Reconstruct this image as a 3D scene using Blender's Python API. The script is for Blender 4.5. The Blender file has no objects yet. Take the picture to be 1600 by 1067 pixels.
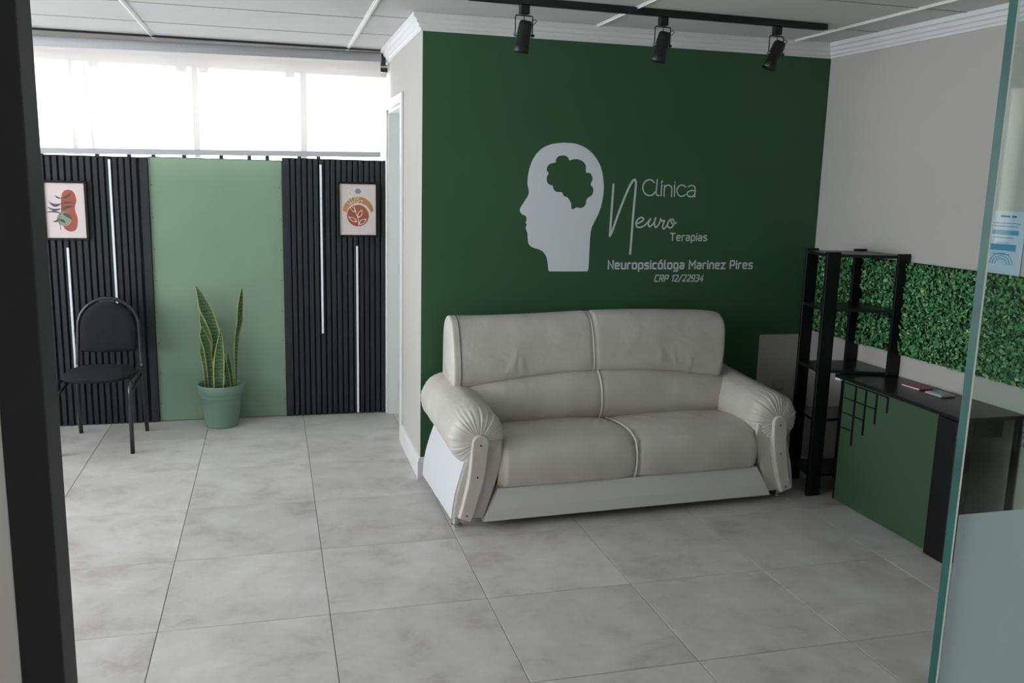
import bpy, bmesh, math, random
from mathutils import Vector, Matrix
from mathutils.geometry import tessellate_polygon
random.seed(7)
S = bpy.context.scene
COL = S.collection
PI = math.pi

# ---------------------------------------------------------------- camera
F, YAW, PIT, ROL, CH = 1374.118, -0.267662, 0.180699, 0.02499, 1.60019
_cy, _sy = math.cos(YAW), math.sin(YAW)
FW = Vector((-_sy*math.cos(PIT), _cy*math.cos(PIT), -math.sin(PIT)))
_r = Vector((_cy, _sy, 0)); _u = _r.cross(FW)
RT = _r*math.cos(ROL) + _u*math.sin(ROL)
UP = -_r*math.sin(ROL) + _u*math.cos(ROL)
cd = bpy.data.cameras.new('camera'); cam = bpy.data.objects.new('camera', cd); COL.objects.link(cam)
cd.sensor_width = 36; cd.lens = F/1600*36; cd.clip_start = 0.05; cd.clip_end = 200
M = Matrix.Identity(4)
for i in range(3):
    M[i][0] = RT[i]; M[i][1] = UP[i]; M[i][2] = -FW[i]
M[0][3], M[1][3], M[2][3] = 0, 0, CH
cam.matrix_world = M
S.camera = cam
S.view_settings.view_transform = 'Standard'; S.view_settings.look = 'None'
S.view_settings.gamma = 1; S.view_settings.use_curve_mapping = False
S.view_settings.exposure = 0.0

# ---------------------------------------------------------------- daylight
W = bpy.data.worlds.new('world'); S.world = W; W.use_nodes = True
bg = W.node_tree.nodes['Background']
bg.inputs[0].default_value = (0.93, 0.945, 1.0, 1); bg.inputs[1].default_value = 9.4
def portal(loc, rot, sx, sy):
    l = bpy.data.lights.new('portal', 'AREA'); l.shape = 'RECTANGLE'; l.size = sx; l.size_y = sy
    l.cycles.is_portal = True
    o = bpy.data.objects.new('opening_portal', l); o.location = loc; o.rotation_euler = rot; COL.objects.link(o)
    return o
XL = -2.7                     # left wall
WIN_L = (1.3, 5.5, 0.55, 2.2)   # Y0,Y1,Z0,Z1 of the left window
portal((XL-0.02, (WIN_L[0]+WIN_L[1])/2, (WIN_L[2]+WIN_L[3])/2), (0, -PI/2, 0), WIN_L[3]-WIN_L[2], WIN_L[1]-WIN_L[0])
portal((-.8, 6.16, 2.0), (-PI/2, 0, 0), 3.1, 0.6)
portal((1.9, 6.16, 1.55), (-PI/2, 0, 0), 1.8, 1.3)
portal((2.3, -2.68, 1.75), (PI/2, 0, 0), 1.6, 0.9)  # unseen corridor opening, added to give fill light

# ---------------------------------------------------------------- materials
def N(nt, t, **k):
    n = nt.nodes.new(t)
    for a, b in k.items(): setattr(n, a, b)
    return n
def mat(name, col, rough=.6, metal=0, spec=.5, var=0.0, vscale=3.0, bump=0.0, bscale=60.0, coat=0, tint=None, detail=4):
    m = bpy.data.materials.new(name); m.use_nodes = True; nt = m.node_tree
    b = nt.nodes['Principled BSDF']
    b.inputs['Base Color'].default_value = (*col, 1); b.inputs['Roughness'].default_value = rough
    b.inputs['Metallic'].default_value = metal; b.inputs['Specular IOR Level'].default_value = spec
    b.inputs['Coat Weight'].default_value = coat
    tc = N(nt, 'ShaderNodeTexCoord')
    if var > 0:
        n = N(nt, 'ShaderNodeTexNoise'); n.inputs['Scale'].default_value = vscale; n.inputs['Detail'].default_value = detail
        nt.links.new(tc.outputs['Object'], n.inputs['Vector'])
        mx = N(nt, 'ShaderNodeMix', data_type='RGBA')
        t = tint or tuple(c*(1-var) for c in col)
        mx.inputs[6].default_value = (*col, 1); mx.inputs[7].default_value = (*t, 1)
        mr = N(nt, 'ShaderNodeMapRange'); mr.inputs[1].default_value = .35; mr.inputs[2].default_value = .68
        nt.links.new(n.outputs['Fac'], mr.inputs[0]); nt.links.new(mr.outputs[0], mx.inputs[0])
        nt.links.new(mx.outputs[2], b.inputs['Base Color'])
    if bump > 0:
        n2 = N(nt, 'ShaderNodeTexNoise'); n2.inputs['Scale'].default_value = bscale; n2.inputs['Detail'].default_value = 3
        nt.links.new(tc.outputs['Object'], n2.inputs['Vector'])
        bp = N(nt, 'ShaderNodeBump'); bp.inputs['Strength'].default_value = bump; bp.inputs['Distance'].default_value = .01
        nt.links.new(n2.outputs['Fac'], bp.inputs['Height']); nt.links.new(bp.outputs[0], b.inputs['Normal'])
    return m
def srgb(r, g, b):
    f = lambda c: (c/255/12.92) if c/255 <= .04045 else ((c/255+.055)/1.055)**2.4
    return (f(r), f(g), f(b))
MT = {}
MT['frontwall'] = mat('cream_front_wall_paint', (0.88, 0.87, 0.78), .8, spec=.2)
MT['green_wall'] = mat('green_wall_paint', (0.036, 0.102, 0.046), .62, spec=.3, var=.08, vscale=2, bump=.05, bscale=120)
MT['beige'] = mat('beige_wall_paint', (0.48, 0.455, 0.43), .8, spec=.2, var=.05, vscale=1.5, bump=.05, bscale=90)
MT['beige2'] = mat('corridor_wall_paint', (0.74, 0.72, 0.64), .8, spec=.2, var=.05, vscale=1.5)
MT['offwhite'] = mat('off_white_wall_paint', (0.50, 0.475, 0.45), .8, spec=.2, var=.04, vscale=2)
MT['trim'] = mat('white_trim_paint', (0.70, 0.70, 0.70), .45, spec=.4)
MT['ceil'] = mat('ceiling_board', (0.63, 0.62, 0.615), .85, spec=.2, var=.05, vscale=2.2)
MT['rail'] = mat('ceiling_rail_white', (0.80, 0.80, 0.79), .5)
MT['gap'] = mat('dark_joint', (0.10, 0.10, 0.10), .9)
MT['grout'] = mat('grout', (0.24, 0.225, 0.205), .9)
MT['slat'] = mat('black_slat', (0.016, 0.019, 0.024), .5, spec=.4, var=.2, vscale=9)
MT['slatback'] = mat('black_slat_backing', (0.004, 0.004, 0.005), .8)
MT['sage'] = mat('sage_green_board', (0.205, 0.30, 0.215), .7, spec=.3, var=.06, vscale=3)
MT['white_led'] = mat('white_diffuser', (0.78, 0.82, 0.86), .5)
MT['black'] = mat('black_lacquer', (0.006, 0.006, 0.007), .4, spec=.28, var=.2, vscale=6)
MT['blacktop'] = mat('black_desk_board', (0.007, 0.009, 0.009), .32, spec=.35, var=.15, vscale=7)
MT['blackmetal'] = mat('black_painted_metal', (0.009, 0.010, 0.011), .4, spec=.4)
MT['tube'] = mat('black_gloss_tube', (0.018, 0.022, 0.024), .25, spec=.6)
MT['fabric'] = mat('charcoal_fabric', (0.021, 0.022, 0.026), .9, spec=.2, var=.25, vscale=60, bump=.3, bscale=700)
MT['chrome'] = mat('brushed_steel', (0.6, 0.6, 0.62), .25, metal=1)
MT['basevinyl'] = mat('pale_grey_base_vinyl', (0.63, 0.61, 0.585), .45, spec=.4, bump=.05, bscale=300)
MT['jointgrey'] = mat('grey_ceiling_joint', (0.36, 0.36, 0.355), .8)
MT['rollgrey'] = mat('rolled_grey_fabric', (0.46, 0.46, 0.48), .8)
MT['grey_metal'] = mat('dark_grey_aluminium', (0.042, 0.043, 0.046), .55, spec=.4, var=.1, vscale=30)
MT['alu'] = mat('grey_aluminium', (0.40, 0.41, 0.44), .45, metal=.3)
MT['pot'] = mat('sage_pot_plastic', (0.175, 0.285, 0.225), .5, spec=.4, var=.05, vscale=8)
MT['soil'] = mat('potting_soil', (0.03, 0.022, 0.016), .95, var=.5, vscale=60, bump=.6, bscale=80)
MT['leaf_m'] = mat('yellow_leaf_margin', (0.36, 0.38, 0.12), .45, var=.3, vscale=20)
MT['plate'] = mat('grey_wall_plate', (0.36, 0.37, 0.39), .5)
MT['panelgreen'] = mat('green_desk_panel', (0.042, 0.085, 0.044), .5, spec=.35, var=.07, vscale=4)
MT['decal'] = mat('pale_grey_vinyl', (0.70, 0.73, 0.78), .5, spec=.3)
MT['decal2'] = mat('sage_grey_vinyl', (0.56, 0.64, 0.63), .5, spec=.3)
MT['teal'] = mat('teal_glass_edge', (0.012, 0.115, 0.088), .35, spec=.25, var=.5, vscale=14, tint=(0.006, 0.06, 0.055))
MT['chamfer'] = mat('pale_glass_arris', (0.62, 0.66, 0.60), .3)
MT['paper'] = mat('pale_blue_paper', (0.50, 0.60, 0.74), .7)
MT['bluep'] = mat('blue_ink', (0.06, 0.27, 0.50), .6)
MT['inkp'] = mat('dark_blue_ink', (0.03, 0.06, 0.14), .6)
MT['pinkcard'] = mat('red_brown_case', (0.30, 0.10, 0.07), .5)
MT['greycard'] = mat('grey_case', (0.42, 0.42, 0.40), .5)
MT['sticker'] = mat('white_sticker', (0.8, 0.8, 0.8), .6)
MT['artbg'] = mat('blush_paper', (0.66, 0.55, 0.55), .8)
MT['artred'] = mat('red_ink', (0.34, 0.070, 0.055), .8, var=.3, vscale=25, tint=(0.36, 0.10, 0.05))
MT['artgreen'] = mat('grey_green_ink', (0.25, 0.27, 0.20), .8)
MT['artdark'] = mat('slate_ink', (0.06, 0.075, 0.09), .8)
MT['artorange'] = mat('orange_ink', (0.52, 0.24, 0.09), .8, var=.25, vscale=20)
MT['artblue'] = mat('grey_blue_ink', (0.19, 0.24, 0.31), .8)
MT['artcream'] = mat('cream_ink', (0.74, 0.66, 0.62), .8)

def floor_mat():
    m = bpy.data.materials.new('cement_look_porcelain'); m.use_nodes = True; nt = m.node_tree
    b = nt.nodes['Principled BSDF']; L = nt.links.new
    geo = N(nt, 'ShaderNodeNewGeometry'); oi = N(nt, 'ShaderNodeObjectInfo')
    ad = N(nt, 'ShaderNodeVectorMath', operation='MULTIPLY_ADD')
    cx = N(nt, 'ShaderNodeCombineXYZ')
    L(oi.outputs['Random'], cx.inputs[2])
    sc = N(nt, 'ShaderNodeVectorMath', operation='SCALE'); sc.inputs[3].default_value = 9.0
    L(cx.outputs[0], sc.inputs[0])
    ad.inputs[1].default_value = (1, 1, 1); L(geo.outputs['Position'], ad.inputs[0]); L(sc.outputs[0], ad.inputs[2])
    n1 = N(nt, 'ShaderNodeTexNoise'); n1.inputs['Scale'].default_value = 4.2; n1.inputs['Detail'].default_value = 10; n1.inputs['Roughness'].default_value = .68; n1.inputs['Distortion'].default_value = .25
    n2 = N(nt, 'ShaderNodeTexNoise'); n2.inputs['Scale'].default_value = 1.6; n2.inputs['Detail'].default_value = 5
    L(ad.outputs[0], n1.inputs['Vector']); L(ad.outputs[0], n2.inputs['Vector'])
    cr = N(nt, 'ShaderNodeValToRGB'); e = cr.color_ramp.elements
    e[0].position = .32; e[0].color = (0.44, 0.402, 0.372, 1)
    e[1].position = .66; e[1].color = (0.66, 0.635, 0.63, 1)
    x = cr.color_ramp.elements.new(.47); x.color = (0.575, 0.542, 0.525, 1)
    L(n1.outputs['Fac'], cr.inputs[0])
    mx = N(nt, 'ShaderNodeMix', data_type='RGBA', blend_type='MULTIPLY'); mx.inputs[0].default_value = .5
    cr2 = N(nt, 'ShaderNodeValToRGB'); e = cr2.color_ramp.elements
    e[0].position = .35; e[0].color = (0.80, 0.79, 0.77, 1); e[1].position = .65; e[1].color = (1, 1, 1, 1)
    L(n2.outputs['Fac'], cr2.inputs[0]); L(cr.outputs[0], mx.inputs[6]); L(cr2.outputs[0], mx.inputs[7])
    hs = N(nt, 'ShaderNodeHueSaturation'); mr = N(nt, 'ShaderNodeMapRange'); mr.inputs[3].default_value = .94; mr.inputs[4].default_value = 1.05
    L(oi.outputs['Random'], mr.inputs[0]); L(mr.outputs[0], hs.inputs['Value']); L(mx.outputs[2], hs.inputs['Color'])
    L(hs.outputs[0], b.inputs['Base Color'])
    rr = N(nt, 'ShaderNodeMapRange'); rr.inputs[3].default_value = .36; rr.inputs[4].default_value = .50
    L(n1.outputs['Fac'], rr.inputs[0]); L(rr.outputs[0], b.inputs['Roughness'])
    b.inputs['Specular IOR Level'].default_value = .45
    bp = N(nt, 'ShaderNodeBump'); bp.inputs['Strength'].default_value = .05; L(n1.outputs['Fac'], bp.inputs['Height']); L(bp.outputs[0], b.inputs['Normal'])
    return m
MT['tile'] = floor_mat()

def leather_mat():
    m = bpy.data.materials.new('pale_grey_leather'); m.use_nodes = True; nt = m.node_tree
    b = nt.nodes['Principled BSDF']; L = nt.links.new
    tc = N(nt, 'ShaderNodeTexCoord')
    n = N(nt, 'ShaderNodeTexNoise'); n.inputs['Scale'].default_value = 5; n.inputs['Detail'].default_value = 5
    L(tc.outputs['Object'], n.inputs['Vector'])
    cr = N(nt, 'ShaderNodeValToRGB'); e = cr.color_ramp.elements
    e[0].position = .35; e[0].color = (0.52, 0.485, 0.445, 1); e[1].position = .65; e[1].color = (0.60, 0.565, 0.525, 1)
    L(n.outputs['Fac'], cr.inputs[0]); L(cr.outputs[0], b.inputs['Base Color'])
    b.inputs['Roughness'].default_value = .42; b.inputs['Specular IOR Level'].default_value = .45
    v = N(nt, 'ShaderNodeTexVoronoi'); v.inputs['Scale'].default_value = 260; L(tc.outputs['Object'], v.inputs['Vector'])
    w = N(nt, 'ShaderNodeTexNoise'); w.inputs['Scale'].default_value = 7; w.inputs['Detail'].default_value = 2; w.inputs['Distortion'].default_value = 1.2
    L(tc.outputs['Object'], w.inputs['Vector'])
    b1 = N(nt, 'ShaderNodeBump'); b1.inputs['Strength'].default_value = .10; b1.inputs['Distance'].default_value = .002
    b2 = N(nt, 'ShaderNodeBump'); b2.inputs['Strength'].default_value = .30; b2.inputs['Distance'].default_value = .02
    L(v.outputs['Distance'], b1.inputs['Height']); L(w.outputs['Fac'], b2.inputs['Height'])
    L(b2.outputs[0], b1.inputs['Normal']); L(b1.outputs[0], b.inputs['Normal'])
    return m
MT['leather'] = leather_mat()
MT['vinyl'] = mat('white_vinyl', (0.64, 0.64, 0.67), .42, spec=.4, bump=.05, bscale=300)
MT['piping'] = mat('cream_piping', (0.62, 0.60, 0.54), .4)
MT['seam'] = mat('dark_seam', (0.07, 0.07, 0.075), .6)
MT['screw'] = mat('dark_screw', (0.05, 0.045, 0.04), .4, metal=.6)

def leaf_mat():
    m = bpy.data.materials.new('banded_snake_leaf'); m.use_nodes = True; nt = m.node_tree
    b = nt.nodes['Principled BSDF']; L = nt.links.new
    tc = N(nt, 'ShaderNodeTexCoord')
    w = N(nt, 'ShaderNodeTexWave', bands_direction='Z'); w.inputs['Scale'].default_value = 14; w.inputs['Distortion'].default_value = 5; w.inputs['Detail'].default_value = 2; w.inputs['Detail Scale'].default_value = 3
    L(tc.outputs['Object'], w.inputs['Vector'])
    cr = N(nt, 'ShaderNodeValToRGB'); e = cr.color_ramp.elements
    e[0].position = .2; e[0].color = (0.022, 0.060, 0.022, 1); e[1].position = .8; e[1].color = (0.060, 0.125, 0.045, 1)
    L(w.outputs['Fac'], cr.inputs[0]); L(cr.outputs[0], b.inputs['Base Color']); b.inputs['Roughness'].default_value = .4
    return m
MT['leaf'] = leaf_mat()

def hedge_mat():
    m = bpy.data.materials.new('artificial_leaf_green'); m.use_nodes = True; nt = m.node_tree
    b = nt.nodes['Principled BSDF']; L = nt.links.new
    g = N(nt, 'ShaderNodeAttribute', attribute_name='tone')
    cr = N(nt, 'ShaderNodeValToRGB'); e = cr.color_ramp.elements
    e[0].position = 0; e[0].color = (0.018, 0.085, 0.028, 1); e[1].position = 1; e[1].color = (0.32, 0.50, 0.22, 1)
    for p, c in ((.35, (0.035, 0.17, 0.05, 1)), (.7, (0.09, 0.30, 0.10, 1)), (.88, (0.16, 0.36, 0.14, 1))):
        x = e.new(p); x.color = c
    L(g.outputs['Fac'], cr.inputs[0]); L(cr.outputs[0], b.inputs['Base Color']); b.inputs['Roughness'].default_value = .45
    return m
MT['hedge'] = hedge_mat()
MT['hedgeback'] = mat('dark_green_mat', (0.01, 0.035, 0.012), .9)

def fabric_blind():
    m = bpy.data.materials.new('translucent_screen_fabric'); m.use_nodes = True; nt = m.node_tree
    nt.nodes.remove(nt.nodes['Principled BSDF']); out = nt.nodes['Material Output']; L = nt.links.new
    d = N(nt, 'ShaderNodeBsdfDiffuse'); d.inputs[0].default_value = (0.72, 0.68, 0.67, 1)
    t = N(nt, 'ShaderNodeBsdfTranslucent'); t.inputs[0].default_value = (0.60, 0.57, 0.55, 1)
    tr = N(nt, 'ShaderNodeBsdfTransparent'); tr.inputs[0].default_value = (1, .98, .97, 1)
    m1 = N(nt, 'ShaderNodeMixShader'); m1.inputs[0].default_value = .20
    m2 = N(nt, 'ShaderNodeMixShader'); m2.inputs[0].default_value = .40
    L(d.outputs[0], m1.inputs[1]); L(t.outputs[0], m1.inputs[2]); L(m1.outputs[0], m2.inputs[1]); L(tr.outputs[0], m2.inputs[2])
    L(m2.outputs[0], out.inputs[0]); return m
MT['screen'] = fabric_blind()
def glass(name, col, fac_gloss=.04, rough=0.0):
    # thin architectural pane: fresnel mix of clear transmission and mirror
    m = bpy.data.materials.new(name); m.use_nodes = True; nt = m.node_tree
    nt.nodes.remove(nt.nodes['Principled BSDF']); out = nt.nodes['Material Output']; L = nt.links.new
    tr = N(nt, 'ShaderNodeBsdfTransparent'); tr.inputs[0].default_value = (*col, 1)
    gl = N(nt, 'ShaderNodeBsdfGlossy'); gl.inputs['Roughness'].default_value = rough
    lw = N(nt, 'ShaderNodeLayerWeight'); lw.inputs[0].default_value = .5
    pw = N(nt, 'ShaderNodeMath', operation='POWER'); pw.inputs[1].default_value = 5; L(lw.outputs['Facing'], pw.inputs[0])
    fr = N(nt, 'ShaderNodeMath', operation='MULTIPLY_ADD'); fr.inputs[1].default_value = .96; fr.inputs[2].default_value = .04; L(pw.outputs[0], fr.inputs[0])
    mx = N(nt, 'ShaderNodeMixShader'); L(fr.outputs[0], mx.inputs[0]); L(tr.outputs[0], mx.inputs[1]); L(gl.outputs[0], mx.inputs[2])
    L(mx.outputs[0], out.inputs[0]); return m
MT['glass'] = glass('clear_pane', (0.95, 0.98, 0.97))
MT['doorglass'] = glass('greenish_door_glass', (0.86, 0.93, 0.90))
def film():
    m = bpy.data.materials.new('frosted_film'); m.use_nodes = True; nt = m.node_tree
    nt.nodes.remove(nt.nodes['Principled BSDF']); out = nt.nodes['Material Output']; L = nt.links.new
    d = N(nt, 'ShaderNodeBsdfDiffuse'); d.inputs[0].default_value = (0.62, 0.68, 0.70, 1)
    t = N(nt, 'ShaderNodeBsdfTranslucent'); t.inputs[0].default_value = (0.66, 0.72, 0.74, 1)
    tr = N(nt, 'ShaderNodeBsdfTransparent'); tr.inputs[0].default_value = (.85, .92, .90, 1)
    m1 = N(nt, 'ShaderNodeMixShader'); m1.inputs[0].default_value = .45
    m2 = N(nt, 'ShaderNodeMixShader'); m2.inputs[0].default_value = .30
    L(d.outputs[0], m1.inputs[1]); L(t.outputs[0], m1.inputs[2]); L(m1.outputs[0], m2.inputs[1]); L(tr.outputs[0], m2.inputs[2])
    L(m2.outputs[0], out.inputs[0]); return m
MT['film'] = film()

# ---------------------------------------------------------------- helpers
def ray(px, py): return FW + RT*((px-800)/F) - UP*((py-533.5)/F)
def onY(Y, px, py): d = ray(px, py); return Vector((0, 0, CH)) + d*(Y/d.y)
def empty(name, loc=(0, 0, 0), rz=0, label=None, cat=None, group=None, kind=None):
    o = bpy.data.objects.new(name, None); COL.objects.link(o); o.location = loc; o.rotation_euler = (0, 0, rz)
    o.empty_display_size = .1
    tag(o, label, cat, group, kind); return o
def tag(o, label=None, cat=None, group=None, kind=None):
    if label: o['label'] = label
    if cat: o['category'] = cat
    if group: o['group'] = group
    if kind: o['kind'] = kind
    return o
def obj(name, src, m, parent=None, smooth=False, loc=None, label=None, kind=None):
    if isinstance(src, bmesh.types.BMesh):
        me = bpy.data.meshes.new(name); src.to_mesh(me); src.free()
    elif isinstance(src, tuple):
        me = bpy.data.meshes.new(name); me.from_pydata(src[0], [], src[1]); me.update()
    else: me = src
    if m is not None and not me.materials:
        me.materials.append(MT[m] if isinstance(m, str) else m)
    if smooth:
        for p in me.polygons: p.use_smooth = True
    o = bpy.data.objects.new(name, me); COL.objects.link(o)
    if parent is not None: o.parent = parent
    if loc is not None: o.location = loc
    tag(o, label=label, kind=kind)
    return o
def B(bm, x0, x1, y0, y1, z0, z1, bev=0, seg=1):
    v = [bm.verts.new((x, y, z)) for x in (x0, x1) for y in (y0, y1) for z in (z0, z1)]
    fs = [(0, 1, 3, 2), (4, 6, 7, 5), (0, 4, 5, 1), (2, 3, 7, 6), (0, 2, 6, 4), (1, 5, 7, 3)]
    ff = [bm.faces.new([v[i] for i in f]) for f in fs]
    if bev:
        es = list({e for f in ff for e in f.edges})
        bmesh.ops.bevel(bm, geom=es, offset=bev, segments=seg, affect='EDGES', profile=.5)
    return bm
def box(*a, **k): return B(bmesh.new(), *a, **k)
def frames(path, up=Vector((0, 0, 1))):
    out = []
    for i, p in enumerate(path):
        t = (path[min(i+1, len(path)-1)] - path[max(i-1, 0)]).normalized()
        if out:
            n = out[-1][1] - t*out[-1][1].dot(t)
        else:
            n = up.cross(t)
            if n.length < 1e-3: n = Vector((1, 0, 0)).cross(t)
        n.normalize(); out.append((t, n, t.cross(n)))
    return out
def tube(bm, path, r, seg=10, cap=True, r2=None):
    path = [Vector(p) for p in path]; fr = frames(path); rings = []
    for i, (p, (t, n, b)) in enumerate(zip(path, fr)):
        rr = r if r2 is None else r + (r2-r)*i/(len(path)-1)
        rings.append([bm.verts.new(p + (n*math.cos(a) + b*math.sin(a))*rr) for a in [2*PI*k/seg for k in range(seg)]])
    for a, b in zip(rings, rings[1:]):
        for k in range(seg): bm.faces.new((a[k], a[(k+1) % seg], b[(k+1) % seg], b[k]))
    if cap:
        bm.faces.new(list(reversed(rings[0]))); bm.faces.new(rings[-1])
    return bm
def smoothpath(pts, n=8, closed=False):
    P = [Vector(p) for p in pts]; out = []
    L = len(P)
    rng = range(L if closed else L-1)
    for i in rng:
        g = lambda j: P[j % L] if closed else P[max(0, min(L-1, j))]
        a, b, c, d = g(i-1), g(i), g(i+1), g(i+2)
        for k in range(n):
            t = k/n
            out.append(.5*((2*b) + (c-a)*t + (2*a-5*b+4*c-d)*t*t + (-a+3*b-3*c+d)*t**3))
    if not closed: out.append(P[-1])
    return out
def roundpath(pts, r, n=5):
    P = [Vector(p) for p in pts]; out = [P[0]]
    for i in range(1, len(P)-1):
        a, b, c = P[i-1], P[i], P[i+1]
        d1 = (a-b); d2 = (c-b); q = min(r, d1.length*.49, d2.length*.49)
        s, e = b + d1.normalized()*q, b + d2.normalized()*q
        for k in range(n+1):
            t = k/n; out.append(s*(1-t)**2 + b*2*t*(1-t) + e*t*t)
    out.append(P[-1]); return out
def lathe(bm, prof, seg=40, c=(0, 0)):
    rings = []
    for (r, z) in prof:
        rings.append([bm.verts.new((c[0]+r*math.cos(2*PI*k/seg), c[1]+r*math.sin(2*PI*k/seg), z)) for k in range(seg)])
    for a, b in zip(rings, rings[1:]):
        for k in range(seg): bm.faces.new((a[k], a[(k+1) % seg], b[(k+1) % seg], b[k]))
    return bm, rings
def prism(pts, n, d, bev=0):
    """closed outline pts (Vectors, planar) extruded along n by d"""
    bm = bmesh.new(); n = Vector(n)
    a = [bm.verts.new(p) for p in pts]; b = [bm.verts.new(Vector(p)+n*d) for p in pts]
    L = len(pts)
    f1 = bm.faces.new(a); f2 = bm.faces.new(list(reversed(b)))
    for i in range(L): bm.faces.new((a[i], b[i], b[(i+1) % L], a[(i+1) % L]))
    bmesh.ops.recalc_face_normals(bm, faces=bm.faces)
    if bev:
        es = list(f1.edges) + list(f2.edges)
        bmesh.ops.bevel(bm, geom=es, offset=bev, segments=2, affect='EDGES', profile=.5)
    return bm
def grid(fn, nu, nv, closed_u=False, closed_v=False):
    vs = []; fs = []
    for i in range(nu):
        for j in range(nv): vs.append(tuple(fn(i, j)))
    for i in range(nu if closed_u else nu-1):
        for j in range(nv if closed_v else nv-1):
            a = i*nv+j; b = ((i+1) % nu)*nv+j; c = ((i+1) % nu)*nv+(j+1) % nv; d = i*nv+(j+1) % nv
            fs.append((a, b, c, d))
    return vs, fs
def struct(name, bm, m, parent=None, **k):
    o = obj(name, bm, m, parent, **k)
    if parent is None: o['kind'] = 'structure'
    return o

# ---------------------------------------------------------------- room sizes
XC, YG, YB = 0.7435, 4.5307, 5.957       # side wall, green wall, window wall
ZC = 2.40; ZW = 2.3209; YF = 0.85        # ceiling, crown bottom, glass front
XR = lambda y: 3.07 + (YG-y)*0.03        # right wall (slightly out of square)
RW_ANG = math.atan(0.03)

# floor -----------------------------------------------------------
fl = struct('floor', box(-3.8, 5.4, -2.7, 6.2, -.12, -.003), 'grout')
tx0, ty0, TS = 0.17483, 5.49223, 0.6
tm = bpy.data.meshes.new('tile'); bm = box(.0016, TS-.0016, .0016, TS-.0016, -.010, 0, bev=.0012); bm.to_mesh(tm); bm.free(); tm.materials.append(MT['tile'])
for i in range(-7, 9):
    for j in range(-1, 14):
        x = tx0+i*TS; y = ty0-j*TS
        if x > 5.2: continue
        obj('tile', tm, None, fl, loc=(x, y, 0))
# ceiling ----------------------------------------------------------
ce = struct('ceiling', box(-3.8, 5.4, -2.7, 6.2, ZC+.004, ZC+.15), 'gap')
PX, PY = 1.157, 0.585; cx0, cy0 = 0.49, 5.257
cm = bpy.data.meshes.new('ceiling_panel'); bm = box(.0, PX, .0022, PY-.0022, 0, .012, bev=.0015); bm.to_mesh(cm); bm.free(); cm.materials.append(MT['ceil'])
for i in range(-4, 4):
    for j in range(-2, 14):
        x = cx0+i*PX; y = cy0-j*PY - (0.0 if i >= 0 else -.09)
        if y < -2.75: continue
        obj('ceiling_panel', cm, None, ce, loc=(x, y, ZC))
for i in range(-4, 5):
    x = cx0+i*PX
    bm = box(x-.013, x+.013, -2.7, 6.15, ZC-.004, ZC+.002)
    B(bm, x-.004, x+.004, -2.7, 6.15, ZC-.009, ZC-.0035)
    obj('ceiling_rail', bm, 'rail', ce)
for j in range(-2, 14):
    y = cy0-j*PY
    for xa, xb, yy in ((cx0+.013, 3.3, y), (-3.7, cx0-.013, y+.09)):
        obj('ceiling_rail', box(xa, xb, yy-.003, yy+.003, ZC-.003, ZC+.001), 'jointgrey', ce)

# green wall ---------------------------------------------------------
struct('wall_middle', box(XC+.0004, 3.25, YG, YG+.12, 0, ZC+.05), 'green_wall')
# unpainted patch low in the corner and its outlet
PA, PB = onY(YG, 1187, 523), onY(YG, 1184, 640)
struct('trim_1', box(2.75, 3.068, YG-.0025, YG-.0002, .12, .746), 'beige')
pl = empty('power_outlet', (2.893, YG-.004, .433), label='pale grey wall outlet plate on the beige patch behind the right sofa arm', cat='outlet')
obj('cover_plate', box(-.038, .038, -.008, 0, -.036, .036, bev=.002), 'plate', pl)
obj('socket', box(-.020, .020, -.012, -.008, -.012, .012, bev=.003), 'beige', pl)
# side wall with door -------------------------------------------------
YD0, YD1, ZD = 5.25, 5.90, 2.03
bm = box(XC, XC+.12, YG+.121, YD0, 0, ZC+.05); B(bm, XC, XC+.0004, YG+.0004, YG+.121, 0, ZC+.05); B(bm, XC, XC+.12, YD0, YD1, ZD, ZC+.05); B(bm, XC, XC+.12, YD1, YB+.2, 0, ZC+.05)
ws = struct('wall_side', bm, 'offwhite')
# right wall
def rwp(y, d=0): return (XR(y)-d, y)
bm = bmesh.new()
pts = [(XR(YG+.12), YG+.12), (XR(-2.7), -2.7), (XR(-2.7)+.15, -2.7), (XR(YG+.12)+.15, YG+.12)]
bm = prism([Vector((x, y, 0)) for x, y in [(XR(YG+.12), YG+.12), (XR(YF-.3), YF-.3), (XR(YF-.3)+.15, YF-.3), (XR(YG+.12)+.15, YG+.12)]], (0, 0, 1), ZC+.05)
struct('wall_right', bm, 'beige')
# window wall ----------------------------------------------------------
ZS = 1.675
bm = box(XL-.1, XC+.02, YB, YB+.18, 0, ZS); B(bm, XL-.1, XC+.02, YB, YB+.18, 2.285, ZC+.05)
B(bm, XL-.1, XL+.10, YB, YB+.18, ZS, 2.285)
struct('wall_back', bm, 'beige')
# left wall with its window
y0, y1, z0, z1 = WIN_L
bm = box(XL-.15, XL, YF, y0, 0, ZC+.05); B(bm, XL-.15, XL, y1, YB+.1, 0, ZC+.05)
B(bm, XL-.15, XL, y0, y1, 0, z0); B(bm, XL-.15, XL, y0, y1, z1, ZC+.05)
struct('wall_left', bm, 'offwhite')
wf = struct('window_2', box(XL-.10, XL-.05, y0, y0+.05, z0, z1), 'trim')
for a, b in ((y0+1.4, y0+1.45), (y0+2.8, y0+2.85), (y1-.05, y1)): obj('mullion', box(XL-.10, XL-.05, a, b, z0, z1), 'trim', wf)
obj('window_frame', B(box(XL-.10, XL-.05, y0, y1, z0, z0+.05), XL-.10, XL-.05, y0, y1, z1-.05, z1), 'trim', wf)
obj('pane', box(XL-.08, XL-.075, y0, y1, z0, z1), 'glass', wf)
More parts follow.
